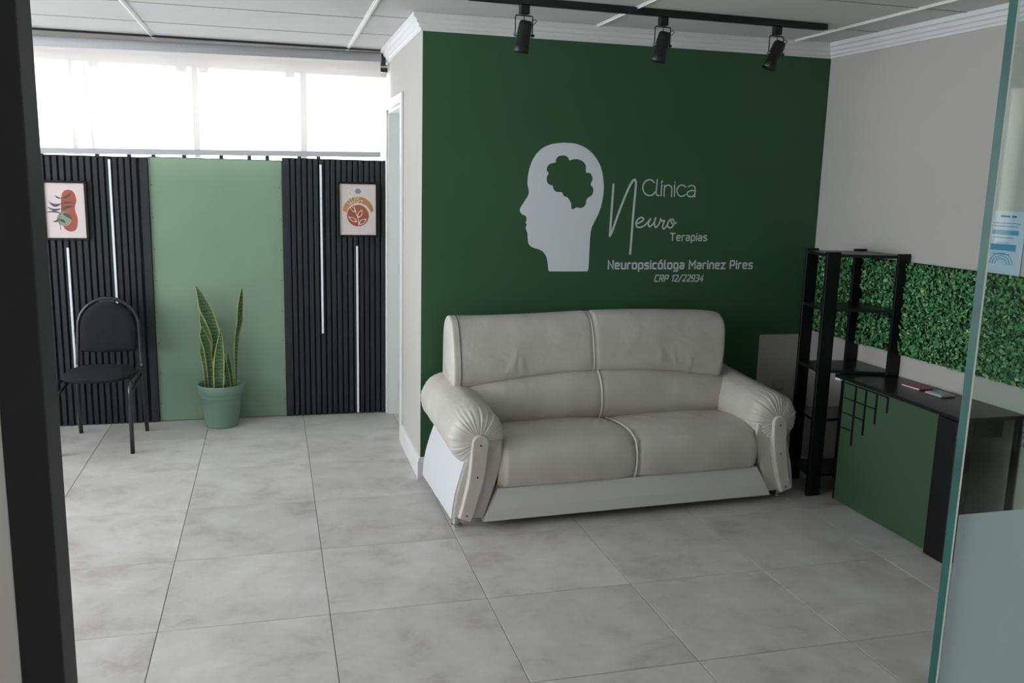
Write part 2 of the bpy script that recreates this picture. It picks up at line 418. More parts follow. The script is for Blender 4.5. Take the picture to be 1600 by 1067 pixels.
# side room behind the green wall
bm = box(XC+.12, 3.25, YB, YB+.18, 0, .9); B(bm, XC+.12, 3.25, YB, YB+.18, 2.2, ZC+.05); B(bm, XC+.12, 1.0, YB, YB+.18, .9, 2.2); B(bm, 2.8, 3.25, YB, YB+.18, .9, 2.2)
struct('wall_side_room', bm, 'offwhite')
struct('wall_side_room_right', box(3.2, 3.32, YG+.12, YB+.18, 0, ZC+.05), 'offwhite')
# corridor in front of the glass (behind the camera)
bm = box(-3.8, 5.4, -2.75, -2.62, 0, 1.3); B(bm, -3.8, 5.4, -2.75, -2.62, 2.2, ZC+.05)
B(bm, -3.8, 1.5, -2.75, -2.62, 1.3, 2.2); B(bm, 3.1, 4.14, -2.75, -2.62, 1.3, 2.2); B(bm, 4.25, 5.4, -2.75, -2.62, 1.3, 2.2)  # wide gap is an added opening that lets fill light in, out of view
struct('wall_corridor', bm, 'beige2')
struct('wall_corridor_left', box(-3.95, -3.8, -2.75, YF, 0, ZC+.05), 'beige2')
struct('wall_corridor_right', box(5.3, 5.45, -2.75, YF+.1, 0, ZC+.05), 'beige2')
struct('wall_front', box(-3.9, -.238, YF+.002, YF+.05, 0, ZC+.05), 'frontwall')
struct('wall_front_right', box(1.9, 5.4, YF-.05, YF+.05, 0, ZC+.05), 'beige2')

# crown mouldings ------------------------------------------------------
def moulding(name, path, prof):
    """sweep profile (d out of wall, z) along path of (x,y); wall is on the path, room side to the right-hand normal"""
    P = [Vector((x, y, 0)) for x, y in path]; n = len(P); bm = bmesh.new(); rings = []
    for i, p in enumerate(P):
        ns = []
        for a, b in ((i-1, i), (i, i+1)):
            if 0 <= a and b < n:
                t = (P[b]-P[a]).normalized(); ns.append(Vector((t.y, -t.x, 0)))
        m = sum(ns, Vector()).normalized(); k = 1/max(.3, m.dot(ns[0]))
        rings.append([bm.verts.new(p + m*(d*k) + Vector((0, 0, z))) for d, z in prof])
    for a, b in zip(rings, rings[1:]):
        for k in range(len(prof)):
            q = (k+1) % len(prof); bm.faces.new((a[k], a[q], b[q], b[k]))
    bm.faces.new(rings[0]); bm.faces.new(list(reversed(rings[-1])))
    bmesh.ops.recalc_face_normals(bm, faces=bm.faces)
    return struct(name, bm, 'trim')
H = ZC-ZW
crown = [(0, ZW), (.010, ZW), (.012, ZW+.012), (.020, ZW+.016), (.024, ZW+.03), (.034, ZW+.036), (.038, ZW+.052), (.052, ZW+.058), (.054, ZC-.001), (0, ZC-.001)]
moulding('trim_2', [(XC, YB-.001), (XC, YG), (XR(YG), YG), (XR(YF), YF+.05)], crown)
base = [(0, .001), (.016, .001), (.016, .095), (.012, .105), (.008, .115), (0, .118)]
moulding('baseboard_side', [(XC, 5.185), (XC, YG), (XR(YG), YG)], base)

# door with casing -----------------------------------------------------
dr = empty('door_1', (XC, (YD0+YD1)/2, 0), kind='structure')
dy = (YD0+YD1)/2
def dloc(bm): bmesh.ops.translate(bm, verts=bm.verts, vec=(-XC, -dy, 0)); return bm
bm = box(XC-.014, XC, 5.186, YD0, 0, 2.086, bev=.003)
obj('casing', dloc(bm), 'trim', dr)
obj('casing', dloc(box(XC-.014, XC, YD1, 5.952, 0, 2.086, bev=.003)), 'trim', dr)
obj('casing', dloc(box(XC-.014, XC, YD0, YD1, ZD, 2.086, bev=.003)), 'trim', dr)
bm = box(XC, XC+.12, YD0, YD0+.02, 0, ZD); B(bm, XC, XC+.12, YD1-.02, YD1, 0, ZD); B(bm, XC, XC+.12, YD0, YD1, ZD-.02, ZD)
obj('jamb', dloc(bm), 'trim', dr)
gp = obj('glass_leaf', dloc(box(.822, .830, YD0+.022, YD1-.024, .006, ZD-.024)), 'doorglass', dr)
obj('glass_edge', dloc(box(.8215, .8305, YD1-.0245, YD1-.021, .006, ZD-.024)), 'teal', gp)
for z in (.20, 1.0): obj('hinge', dloc(box(.812, .8215, YD1-.075, YD1-.026, z-.035, z+.035, bev=.002)), 'chrome', dr)
obj('sticker', dloc(box(.8205, .8218, YD0+.40, YD0+.50, 1.74, 1.86)), 'sticker', dr)

# parapet sill and window -----------------------------------------------
w1 = struct('window_1', box(XL+.10, XC, YB+.03, YB+.09, ZS, ZS+.014), 'grey_metal')
obj('window_frame', box(XL+.10, XC, YB+.04, YB+.09, 2.245, 2.285), 'trim', w1)
for x0, x1 in ((-.462, -.428), (.195, .232), (-1.16, -1.135), (-1.70, -1.665), (-2.3, -2.265)):
    obj('mullion', box(x0, x1, YB+.04, YB+.085, ZS+.02, 2.25), 'trim', w1)
for x in (-1.02, -.52, -.39, .13): obj('latch', box(x-.03, x+.03, YB+.03, YB+.05, 2.215, 2.247), 'trim', w1)
bm = bmesh.new(); tube(bm, [(-1.09, YB+.12, 2.26), (-1.055, YB+.12, 1.70)], .010, 8)
obj('cable', bm, 'trim', w1)
for a, b in ((XL+.10, -1.7), (-1.665, -1.16), (-1.135, -.462), (-.428, .195), (.232, XC)):
    obj('pane', box(a, b, YB+.06, YB+.066, ZS+.02, 2.25), 'glass', w1)
# dark cap with little lugs on the top edge of the panelling
bm = box(-2.69, -.735, YB-.030, YB+.03, 1.6805, 1.684); B(bm, -.735, .068, YB-.018, YB+.03, 1.6895, 1.693); B(bm, .068, .738, YB-.030, YB+.03, 1.7065, 1.710)
for x in (-1.33, -1.02, -.84, -.70, -.52, -.30, -.13, -.02, .18, .30): B(bm, x-.012, x+.012, YB-.012, YB+.02, 1.68, 1.706+.012*(x+1.3))
struct('trim_3', bm, 'blackmetal')

# roller blind ------------------------------------------------------------
bl = empty('roller_blind', (-.35, 5.86, 2.34), label='wide pale roller blind drawn over the high window above the slatted panels', cat='blind')
def bl_(bm): bmesh.ops.translate(bm, verts=bm.verts, vec=(.35, -5.86, -2.34)); return bm
bm = bmesh.new(); tube(bm, [(-2.5, 5.87, 2.312), (.695, 5.87, 2.348)], .036, 24)
obj('roller_tube', bl_(bm), 'rollgrey', bl, smooth=True)
slope = (1.728-1.690)/(.678+1.324)
zr = lambda x: 1.690+slope*(x+1.324)
def tilted(x0, x1, y0, y1, z0, z1, top):
    m = [Vector((x0, y0, z0+zr(x0))), Vector((x1, y0, z0+zr(x1))), Vector((x1, y0, (z1+zr(x1)) if not top else z1)), Vector((x0, y0, (z1+zr(x0)) if not top else z1))]
    return prism(m, (0, 1, 0), y1-y0)
obj('fabric', bl_(tilted(-2.5, .690, 5.8435, 5.8445, .02, 2.34, True)), 'screen', bl)
obj('bottom_rail', bl_(tilted(-2.5, .690, 5.836, 5.852, 0, .033, False)), 'rollgrey', bl)
obj('shadow_gap_strip', bl_(box(-2.5, .70, 5.84, 5.862, 2.389, 2.398)), 'blackmetal', bl)  # black strip standing in for the shadow gap between blind and ceiling
bm = box(.696, .722, 5.84, 5.90, 2.30, 2.395, bev=.003); B(bm, .690, .735, 5.85, 5.89, 2.262, 2.288)
obj('bracket', bl_(bm), 'blackmetal', bl)

# slatted panels ---------------------------------------------------------
def slat_panel(x0, x1, label, edge_left, H):
    o = empty('slatted_panel', ((x0+x1)/2, YB-.002, 0), label=label, cat='wall panel', group='black slatted panels on the window wall')
    cxm = (x0+x1)/2
    obj('backing', box(x0-cxm, x1-cxm, -.012, 0, .004, H), 'slatback', o)
    if edge_left: obj('edge_board', box(x0-cxm, x0-cxm+.046, -.03, -.012, .004, H, bev=.002), 'slat', o); a, b = x0+.054, x1
    else: obj('edge_board', box(x1-cxm-.046, x1-cxm, -.03, -.012, .004, H, bev=.002), 'slat', o); a, b = x0, x1-.054
    n = round((b-a)/.0368); p = (b-a)/n
    me = bpy.data.meshes.new('slat'); bm = box(0, p-.0105, -.029, -.012, .004, H, bev=.0025); bm.to_mesh(me); bm.free(); me.materials.append(MT['slat'])
    for k in range(n): obj('slat', me, None, o, loc=(a+k*p-cxm+.001, 0, 0))
slat_panel(-2.05, -.735, 'black vertical slatted wall panel behind the chair, left of the sage board', False, 1.680)
slat_panel(.068, .738, 'black vertical slatted wall panel beside the white door, right of the sage board', True, 1.706)
sb = empty('sage_board', (-.333, YB-.004, 0), label='flat sage green board between the two black slatted panels, behind the potted plant', cat='wall panel')
obj('board', box(-.400, .399, -.012, 0, .006, 1.689, bev=.001), 'sage', sb)
for s in (-.385, .385):
    for k in range(8):
        bm = bmesh.new(); tube(bm, [(s, -.012, .12+.2*k), (s, -.0135, .12+.2*k)], .0035, 8); obj('screw', bm, 'screw', sb)
# light strips
for (x, za, zb, lab) in ((-.950, .55, 1.668, 'long white light strip on the left slats, from top edge down behind the chair'),
                         (-1.212, .02, 1.130, 'white light strip on the left slats under the red and green print'),
                         (.311, .565, 1.672, 'white light strip on the right slats beside the orange print, from the top edge down'),
                         (.541, .010, 1.148, 'white light strip on the right slats from under the orange print to the floor')):
    o = empty('light_strip', (x, YB-.031, za), label=lab, cat='light strip')
    obj('channel', box(-.0075, .0075, -.006, 0, 0, zb-za), 'alu', o)
    obj('diffuser', box(-.0062, .0062, -.009, -.006, 0, zb-za, bev=.001), 'white_led', o)

# framed prints -------------------------------------------------------------
def picture(x0, x1, z0, z1, label):
    cxm, czm = (x0+x1)/2, (z0+z1)/2; w, h = (x1-x0)/2, (z1-z0)/2
    o = empty('framed_print', (cxm, YB-.033, czm), label=label, cat='picture')
    t = .014
    bm = box(-w-t, w+t, -.024, -.002, h, h+t, bev=.0015); B(bm, -w-t, w+t, -.024, -.002, -h-t, -h, bev=.0015)
    B(bm, -w-t, -w, -.024, -.002, -h, h); B(bm, w, w+t, -.024, -.002, -h, h)
    obj('frame', bm, 'black', o)
    p = obj('print', box(-w, w, -.015, -.005, -h, h), 'artbg', o)
    return o, p, w, h
def flat(pts, y, name, m, parent):
    vs = [Vector((x, z, 0)) for x, z in pts]; tri = tessellate_polygon([vs])
    return obj(name, ([(v.x, y, v.y) for v in vs], [tuple(t) for t in tri]), m, parent)
def leafpoly(x, z, a, L, w, n=8, bend=0):
    pts = []
    for s in (1, -1):
        rng = range(n+1) if s == 1 else range(n-1, 0, -1)
        for k in rng:
            t = k/n; u = t*L; v = s*w*math.sin(PI*t**.8)*.5 + bend*math.sin(PI*t)*L
            pts.append((x+u*math.cos(a)-v*math.sin(a), z+u*math.sin(a)+v*math.cos(a)))
    return pts
# left print: crop pixels -> print coordinates (u 0..1 from left, v 0..1 from top)
def left_print():
    o, p, w, h = picture(-1.318, -1.098, 1.190, 1.520, 'framed print of a red bean shape with grey leaves, above the chair')
    q = lambda px, py: ((px-283)/(548-283)*2*w-w - (py-270)/350*.020, h-(py-271)/(617-271)*2*h)
    red = smoothpath([(*q(*a), 0) for a in ((440, 312), (480, 325), (500, 375), (490, 430), (510, 500), (500, 560), (465, 576), (425, 560), (405, 520), (400, 460), (398, 380), (408, 330))], 5, True)
    flat([(v.x, v.y) for v in red], -.0153, 'red_shape', 'artred', p)
    c = q(420, 497); flat([(c[0]+.041*math.cos(a), c[1]+.043*math.sin(a)) for a in [2*PI*k/28 for k in range(28)]], -.0157, 'green_circle', 'artgreen', p)
    k = 2*w/265
    for (x, y, a, L, wd, bd) in ((398, 368, 150, 48, 12, .1), (402, 400, 168, 90, 22, .25), (402, 430, 172, 100, 16, .18), (402, 462, 178, 108, 12, -.1), (385, 490, 205, 55, 14, .25),
                                 (402, 365, 32, 80, 18, -.12), (402, 400, 2, 90, 12, .08), (404, 440, 18, 90, 20, .1), (408, 460, -38, 80, 26, .1), (388, 500, -35, 50, 20, .1)):
        X, Z = q(x, y); flat(leafpoly(X, Z, math.radians(a), L*k, wd*k, bend=bd), -.0161, 'printed_leaf', 'artdark', p)
    st = [q(398, 360), q(403, 430), q(388, 490), q(395, 565)]
    stm = smoothpath([(*s, 0) for s in st], 5)
    L_ = [(v.x-.0012, v.y) for v in stm]+[(v.x+.0012, v.y) for v in reversed(stm)]
    flat(L_, -.0163, 'printed_stem', 'artdark', p)
left_print()
def right_print():
    o, p, w, h = picture(.430, .664, 1.223, 1.553, 'framed print of an orange arc over a red disc, beside the white door')
    q = lambda px, py: ((px-240)/(660-240)*2*w-w, h-(py-215)/(815-215)*2*h)
    kx = 2*w/420
    c1 = q(455, 500)
    arc = [(c1[0]+180*kx*math.cos(a), c1[1]-.022+180*kx*.98*math.sin(a)) for a in [math.radians(5+170*k/24) for k in range(25)]]
    arc += [(c1[0]+.003+142*kx*math.cos(a), c1[1]-.038+130*kx*math.sin(a)) for a in [math.radians(172-164*k/24) for k in range(25)]]
    flat(arc, -.0153, 'orange_arc', 'artorange', p)
    c = q(450, 585); flat([(c[0]+127*kx*math.cos(a), c[1]+127*kx*math.sin(a)) for a in [2*PI*k/32 for k in range(32)]], -.0156, 'red_disc', 'artred', p)
    c = q(452, 298); flat([(c[0]+34*kx*math.cos(a), c[1]+32*kx*math.sin(a)) for a in [2*PI*k/20 for k in range(20)]], -.0156, 'blue_dot', 'artblue', p)
    for (x, y, a, L, wd) in ((450, 610, 62, 110, 52), (455, 690, 35, 120, 50), (440, 660, 150, 120, 45), (420, 545, 130, 100, 40), (430, 470, 95, 130, 34), (370, 370, 105, 100, 60), (440, 450, 35, 85, 40), (440, 400, 78, 80, 36), (380, 450, 150, 90, 40), (345, 400, 130, 60, 30)):
        X, Z = q(x, y); pts = leafpoly(X, Z, math.radians(a), L*kx, wd*kx, 9)
        # outlined leaf: ring between outline and inset
        cxm = sum(u for u, _ in pts)/len(pts); czm = sum(v for _, v in pts)/len(pts)
        n = len(pts); inn = [(cxm+(u-cxm)*.72, czm+(v-czm)*.72) for u, v in pts]
        vs = [(u, -.0162, v) for u, v in pts+inn]
        obj('printed_leaf', (vs, [(i, (i+1) % n, n+(i+1) % n, n+i) for i in range(n)]), 'artcream', p)
    st = smoothpath([(*q(*a), 0) for a in ((458, 730), (455, 640), (430, 560), (405, 470), (380, 400), (375, 360))], 5)
    flat([(v.x-.0016, v.y) for v in st]+[(v.x+.0016, v.y) for v in reversed(st)], -.0164, 'printed_stem', 'artcream', p)
right_print()

# chair --------------------------------------------------------------------
def chair():
    o = empty('banquet_chair', (-.99, 5.52, 0), math.radians(-3), label='black padded chair with a rounded back and tubular legs, against the left slats', cat='chair')
    # local: -y is front. legs
    fx, fy, rx, ry = .197, -.235, .192, .225
    r = .0125
    bk = [(-.183, .20, .40), (-.178, .213, .52), (-.172, .225, .66)]
    arch = [(-.172*math.cos(a)*1.0, .225+.012*math.sin(a), .66+.178*math.sin(a)) for a in [PI*k/14 for k in range(15)]]
    path = bk[:2] + arch + [(-x, y, z) for x, y, z in reversed(bk[:2])]
    bm = bmesh.new(); tube(bm, smoothpath(path, 4), .0115, 12)
    obj('back_frame', bm, 'tube', o, smooth=True)
    for s in (-1, 1):
        bm = bmesh.new(); tube(bm, roundpath([(s*.186, .21, .408), (s*.196, -.235, .408), (s*fx, fy-.012, 0)], .075, 8), r, 12)
        obj('leg', bm, 'tube', o, smooth=True)
        bm = bmesh.new(); tube(bm, roundpath([(s*.17, .05, .402), (s*.187, .175, .402), (s*rx, ry, 0)], .07, 8), r, 12)
        obj('leg', bm, 'tube', o, smooth=True)
        bm = bmesh.new(); tube(bm, [(s*.19, .195, .385), (s*.197, fy-.006, .335)], .008, 8)
        obj('stretcher', bm, 'tube', o, smooth=True)
    bm = bmesh.new(); tube(bm, [(-.19, -.03, .395), (.19, -.03, .395)], .009, 8); obj('stretcher', bm, 'tube', o, smooth=True)
    # seat cushion: superellipse plan
    def seat(i, j):
        a = 2*PI*i/48; t = j/9; ph = -PI/2 + PI*t
        wy = .195; wx = .188
        ca, sa = math.cos(a), math.sin(a); e = .62
        k = abs(math.cos(ph))**.45
        x = wx*math.copysign(abs(ca)**e, ca)*k*(1-.06*(sa > 0)*sa); y = -.05+wy*math.copysign(abs(sa)**e, sa)*k
        z = .432+.028*math.sin(ph) + (.008*(1-(x/.20)**2)*(1-((y+.05)/.20)**2) if t > .5 else 0)
        return (x, y, z)
    obj('seat', grid(seat, 48, 10, closed_u=True), 'fabric', o, smooth=True)
    # backrest pad: straight bottom, round top
    ol = []
    for k in range(25):
        a = PI*k/24; ol.append((.160*math.cos(a), .655+.165*math.sin(a)))
    ol += [(-.160, .60), (-.158, .525), (-.140, .512), (0, .508), (.140, .512), (.158, .525), (.160, .60)]
    rows = [(0, .30, .193), (1, .75, .192), (2, .93, .197), (3, .99, .208), (4, 1.0, .222), (5, .98, .236), (6, .90, .243), (7, .5, .245)]
    def pad(i, j):
        x, z = ol[i]; _, k, yy = rows[j]
        return (x*k, yy+.02*(z-.66), .655+(z-.655)*k)
    v, f = grid(pad, len(ol), 8, closed_u=True)
    n = len(v); v += [(0, .1925, .655), (0, .2455, .655)]
    for i in range(len(ol)):
        j = (i+1) % len(ol); f.append((j*8, i*8, n)); f.append((i*8+7, j*8+7, n+1))
    obj('backrest', (v, f), 'fabric', o, smooth=True)
    bm = box(-.045, .045, .218, .234, .808, .834, bev=.004); obj('bracket', bm, 'blackmetal', o)
    for s, yy in ((-1, .21), (1, .21)):
        bm = bmesh.new(); tube(bm, [(s*.184, .185, .432), (s*.184, .200, .432)], .008, 10); obj('bolt', bm, 'chrome', o)
chair()

# plant ---------------------------------------------------------------------
def plant():
    o = empty('potted_snake_plant', (-.343, 5.79, 0), label='snake plant with yellow-edged upright leaves in a sage green pot by the sage board', cat='plant')
    prof = [(.0, .001), (.098, .001), (.102, .008), (.127, .212), (.1305, .214), (.138, .216), (.143, .272), (.142, .278), (.136, .278), (.132, .24), (.128, .20)]
    bm, _ = lathe(bmesh.new(), prof, 48); obj('pot', bm, 'pot', o, smooth=True)
    bm, rings = lathe(bmesh.new(), [(.131, .236), (.08, .242), (.0005, .246)], 32); obj('soil', bm, 'soil', o, smooth=True)
    def P(px, py, yo): # crop px -> local
        w = onY(5.79+yo, 280+px/4.1, 430+py/4.1); return Vector((w.x+.343, yo, w.z))
    leaves = [  # points px,py,width px ; y offset
        ([(225, 735, 40), (222, 600, 45), (232, 480, 45), (235, 400, 55), (205, 300, 68), (172, 220, 80), (145, 150, 52), (122, 95, 22), (104, 66, 2)], .03, .2),
        ([(212, 735, 35), (210, 600, 42), (205, 480, 46), (180, 380, 55), (155, 300, 45), (140, 235, 8)], .055, -.3),
        ([(205, 735, 30), (200, 620, 40), (185, 500, 44), (172, 430, 54), (155, 380, 44), (146, 325, 4)], -.02, .4),
        ([(182, 735, 26), (178, 640, 36), (165, 560, 34), (150, 490, 32), (143, 415, 4)], .01, -.2),
        ([(256, 735, 58), (254, 640, 64), (256, 540, 62), (260, 460, 44), (265, 390, 22), (268, 335, 3)], -.05, .0),
        ([(322, 735, 24), (308, 650, 30), (294, 570, 26), (280, 480, 3)], -.03, .3),
        ([(334, 735, 26), (326, 640, 34), (318, 560, 28), (312, 484, 3)], .02, -.2),
        ([(364, 720, 12), (366, 600, 18), (365, 480, 28), (373, 380, 34), (388, 290, 46), (390, 210, 42), (397, 140, 28), (401, 78, 3)], .02, .8),
        ([(350, 735, 8), (362, 705, 14), (378, 682, 3)], -.04, .3),
    ]
    for pts, yo, tw in leaves:
        c = smoothpath([P(a, b, yo) for a, b, _ in pts], 5)
        ws = smoothpath([(w, 0, 0) for _, _, w in pts], 5)
        bm = bmesh.new(); rows = []
        for k, (p, w) in enumerate(zip(c, ws)):
            hw = max(.0006, w.x/4.1*.0036*.5*1.22); t = k/(len(c)-1)
            ang = tw*math.sin(t*2.5); rowv = []
            for u in (-1, -.80, -.45, 0, .45, .80, 1):
                x = u*hw*math.cos(ang); y = u*hw*math.sin(ang) + .25*hw*(u*u)*-1 + .012*t*math.sin(5*t)
                rowv.append(bm.verts.new((p.x+x, p.y+y, p.z)))
            rows.append(rowv)
        for a, b in zip(rows, rows[1:]):
            for q in range(6):
                f = bm.faces.new((a[q], a[q+1], b[q+1], b[q])); f.material_index = 1 if q in (0, 5) else 0; f.smooth = True
        me = bpy.data.meshes.new('leaf'); bm.to_mesh(me); bm.free(); me.materials.append(MT['leaf']); me.materials.append(MT['leaf_m'])
        lo = obj('leaf', me, None, o)
        md = lo.modifiers.new('thick', 'SOLIDIFY'); md.thickness = .003; md.offset = 0
plant()

# sofa -------------------------------------------------------------------------
def sofa():
    o = empty('leather_sofa', (.722, 3.80, 0), math.radians(2.3), label='pale grey leather sofa with rolled arms against the dark green wall', cat='sofa')
    WD = 1.905      # overall width
    def wob(x, y, z, a=.0022):
        return a*(math.sin(9*x+4*z)+math.sin(17*z+11*y+3*x)+.6*math.sin(31*x-13*y))
    # ---------- arms
    for s in (0, 1):
        mx = (lambda u: u) if s == 0 else (lambda u: WD-u)
        cu, cz, R = .165, .432, .134
        D = .60
        # padded roll with gathered front
        def roll(i, j):
            n = 200; a = 2*PI*i/n; t = j/25
            if j <= 13: v = D*(1-j/13.0)**.9 + .02; rr = R; rise = .040*(v/D)
            else:
                q = (j-13)/12.0; v = .02-.075*math.sin(q*PI/2); rr = R*max(.02, math.cos(q*PI/2)**.62 if q < 1 else .02); rise = 0
            fr = max(0, min(1, (.10-v)/.14))
            pleat = .0011*fr*(math.sin(29*a+1.8*math.sin(3*a+s))+.8*math.sin(43*a+2+1.5*math.sin(5*a))+.7*math.sin(11*a+s)) * min(1, rr/.05)
            rr = rr + pleat + wob(a, v*3, 0, .0009)
            u = cu+.004*math.sin(v*5) + rr*math.cos(a); z = cz+rise + rr*math.sin(a)
            vv = v - pleat*.8
            if j == 0: vv = D+.03
            return (mx(u), vv, z)
        obj('arm_roll', grid(roll, 200, 26, closed_u=True), 'leather', o, smooth=True)
        bmc = bmesh.new(); cap = [Vector((mx(cu+R*math.cos(a)), D+.029, cz+.04+R*math.sin(a))) for a in [2*PI*k/48 for k in range(48)]]
        # arm body: outer side panel + padded inner/front
        outer = [(.046, .060), (.050, .11), (.062, .18), (.080, .25), (.104, .33), (.125, .40)]
        inner = [(.274, .42), (.280, .36), (.272, .30), (.250, .22), (.222, .13), (.196, .052)]
        ol = [Vector((mx(u), -.040, z)) for u, z in (smoothpath([(a, b, 0) for a, b in outer], 4) and [(p.x, p.y) for p in smoothpath([(a, b, 0) for a, b in outer], 4)]) + [(p.x, p.y) for p in smoothpath([(a, b, 0) for a, b in inner], 4)]]
        bm = prism(ol, (0, 1, 0), .66, bev=.010); obj('arm_front', bm, 'leather', o, smooth=False)
        # white vinyl side panel (slightly proud)
        so = smoothpath([(a-.006, b, 0) for a, b in outer[:5]], 4); si = [Vector((p.x+.010, p.y, 0)) for p in reversed(so)]
        ol = [Vector((mx(p.x), -.034, p.y)) for p in list(so)+si]
        bm = bmesh.new(); n = len(ol)
        back_v = lambda z: .63 if z > .12 else .60
        a_ = [bm.verts.new(p) for p in ol]; b_ = [bm.verts.new((p.x+(0), .60+.02*math.sin(p.z*8), p.z)) for p in ol]
        bm.faces.new(a_); bm.faces.new(list(reversed(b_)))
        for i in range(n): bm.faces.new((a_[i], b_[i], b_[(i+1) % n], a_[(i+1) % n]))
        bmesh.ops.recalc_face_normals(bm, faces=bm.faces)
        obj('side_panel', bm, 'vinyl', o)
        # S-shaped front trim board
        cen = [(.166, .425), (.163, .39), (.158, .32), (.148, .25), (.133, .185), (.116, .12), (.098, .064)]
        wid = [.038, .039, .038, .036, .034, .032, .030]
        c = smoothpath([(a, b, 0) for a, b in cen], 5); w = smoothpath([(a, 0, 0) for a in wid], 5)
        L_, R_ = [], []
        for k, p in enumerate(c):
            t = (c[min(k+1, len(c)-1)]-c[max(k-1, 0)]).normalized(); nn = Vector((t.y, -t.x, 0))
            L_.append(p-nn*w[k].x); R_.append(p+nn*w[k].x)
        t0 = (c[0]-c[1]).normalized(); n0 = Vector((t0.y, -t0.x, 0))
        capp = [c[0] + (t0*math.sin(a) + n0*math.cos(a))*wid[0] for a in [PI*k/12 for k in range(1, 12)]]
        if (L_[0]-capp[-1]).length < (L_[0]-capp[0]).length: capp.reverse()
        ol = [Vector((mx(p.x), -.060, p.y)) for p in list(reversed(capp))+R_ [::1]+list(reversed(L_))] if (capp[0]-R_[0]).length > (capp[-1]-R_[0]).length else [Vector((mx(p.x), -.060, p.y)) for p in capp+R_+list(reversed(L_))]
        # order outline properly by walking: cap -> side nearest -> bottom -> other side
        first = capp if (capp[-1]-R_[0]).length < (capp[0]-R_[0]).length else list(reversed(capp))
        ol = [Vector((mx(p.x), -.074, p.y)) for p in first+R_+list(reversed(L_))]
        bm = prism(ol, (0, 1, 0), .085, bev=.006)
        tb = obj('front_trim', bm, 'leather', o)
        for u, z in ((.166, .415), (.152, .265), (.105, .085)):
            bm = bmesh.new(); tube(bm, [(mx(u), -.076, z), (mx(u), -.0735, z)], .0045, 10); obj('screw', bm, 'screw', tb)
        # feet
        for (u, v) in ((.080, .03), (.09, .56)):
            bm, rg = lathe(bmesh.new(), [(.018, .062), (.018, .013), (.024, .011), (.024, 0.0), (.001, 0.0)], 20, (mx(u), v)); obj('foot', bm, 'chrome', o)
    # ---------- base front panel
    x0b, x1b, x0t, x1t = .188, WD-.188, .262, WD-.262
    ns = 30
    def basep(i, j):
        t = i/ns; u0 = x0t+(x0b-x0t)*0; zz = [.040, .046, .10, .16, .192][j]
        k = 1-(zz-.04)/.152
        a = x0t+(x0b-x0t)*k; b = x1t+(x1b-x1t)*k
        v = [-.040, -.066, -.062, -.048, -.040][j]
        return (a+(b-a)*t, v, zz)
    v, f = grid(basep, ns+1, 5)
    n0 = len(v)
    v += [(x0b+.01, .5, .045), (x1b-.01, .5, .045), (x0t, .5, .19), (x1t, .5, .19)]
    f += [(0, ns*5, n0+1, n0), (0, 1, 2, 3, 4, n0+2, n0), (ns*5+4, ns*5+3, ns*5+2, ns*5+1, ns*5, n0+1, n0+3), (4, n0+2, n0+3, ns*5+4)]
    bmx = obj('base_panel', (v, f), 'basevinyl', o)
    obj('base_underside', box(.20, WD-.20, .0, .58, .035, .06), 'seam', o)
    # ---------- seat
    UC = WD/2+.005
    a0, a1 = .262, WD-.262
    prof = [(.00, .196), (-.020, .190), (-.046, .200), (-.060, .235), (-.066, .285), (-.058, .335), (-.030, .378), (.02, .402), (.09, .413), (.18, .412), (.27, .402), (.36, .392), (.44, .385)]
    pp = smoothpath([(a, b, 0) for a, b in prof], 4)
    nu = 180
    def seat(i, j):
        u = a0+(a1-a0)*i/nu; p = pp[j]; v, z = p.x, p.y
        L = (u-a0)/(UC-a0) if u < UC else (a1-u)/(a1-UC)
        Lc = abs(u-UC)
        dip = .012*math.exp(-(Lc/.018)**2) + .006*math.exp(-(Lc/.07)**2)
        ed = min(u-a0, a1-u); er = .035*max(0, 1-ed/.05)**2
        crown = .012*math.sin(PI*min(1, max(0, L)))**.6
        f = max(0, min(1, (z-.2)/.12))
        # fanned creases near the piping
        cr = 0
        for (cu, cv, ang, wd, am) in ((UC-.10, .20, 1.1, .010, .004), (UC-.16, .22, .95, .012, .0035), (UC-.22, .25, .85, .012, .003), (UC+.17, .20, 2.0, .014, .003), (UC-.05, .24, 1.3, .008, .004), (UC+.42, .15, 2.1, .016, .003)):
            dx, dy = u-cu, v-cv; al = dx*math.cos(ang)+dy*math.sin(ang); pe = -dx*math.sin(ang)+dy*math.cos(ang)
            cr += 1.7*am*math.exp(-(pe/wd)**2)*math.exp(-(al/.07)**2)
        zz = z + f*(crown - dip) - er*f + f*wob(u, v, z, .0011) + f*cr
        vv = v + (dip+er - crown*.8)*(1 if z < .38 and v < .02 else 0)
        return (u, vv, zz)
    obj('seat_cushion', grid(seat, nu+1, len(pp)), 'leather', o, smooth=True)
    pth = []
    for p in pp[2:]:
        pth.append(Vector((UC, p.x, p.y)) + Vector((0, .006 if p.y < .36 else 0, -.003 if p.x > 0 else 0)))
    bm = bmesh.new(); tube(bm, pth, .0058, 8); obj('seat_piping', bm, 'piping', o, smooth=True)
    # ---------- lumbar roll
    b0, b1 = .15, WD-.20
    bp_ = smoothpath([(.46, .36, 0), (.36, .375, 0), (.318, .42, 0), (.306, .47, 0), (.318, .525, 0), (.350, .575, 0), (.395, .602, 0), (.46, .610, 0)], 4)
    UB = WD/2-.032
    arc = lambda u: .084*(1-((u-UB)/.84)**2)
    def lumbar(i, j):
        u = b0+(b1-b0)*i/120; p = bp_[j]; f = max(0, (p.y-.40)/.21)
        dip = .010*math.exp(-((u-UB)/.016)**2)
        return (u, p.x+dip*.9+wob(u, p.y, 2, .001), p.y - .045*f + arc(u)*f*1.0 )
    obj('lumbar_cushion', grid(lumbar, 121, len(bp_)), 'leather', o, smooth=True)
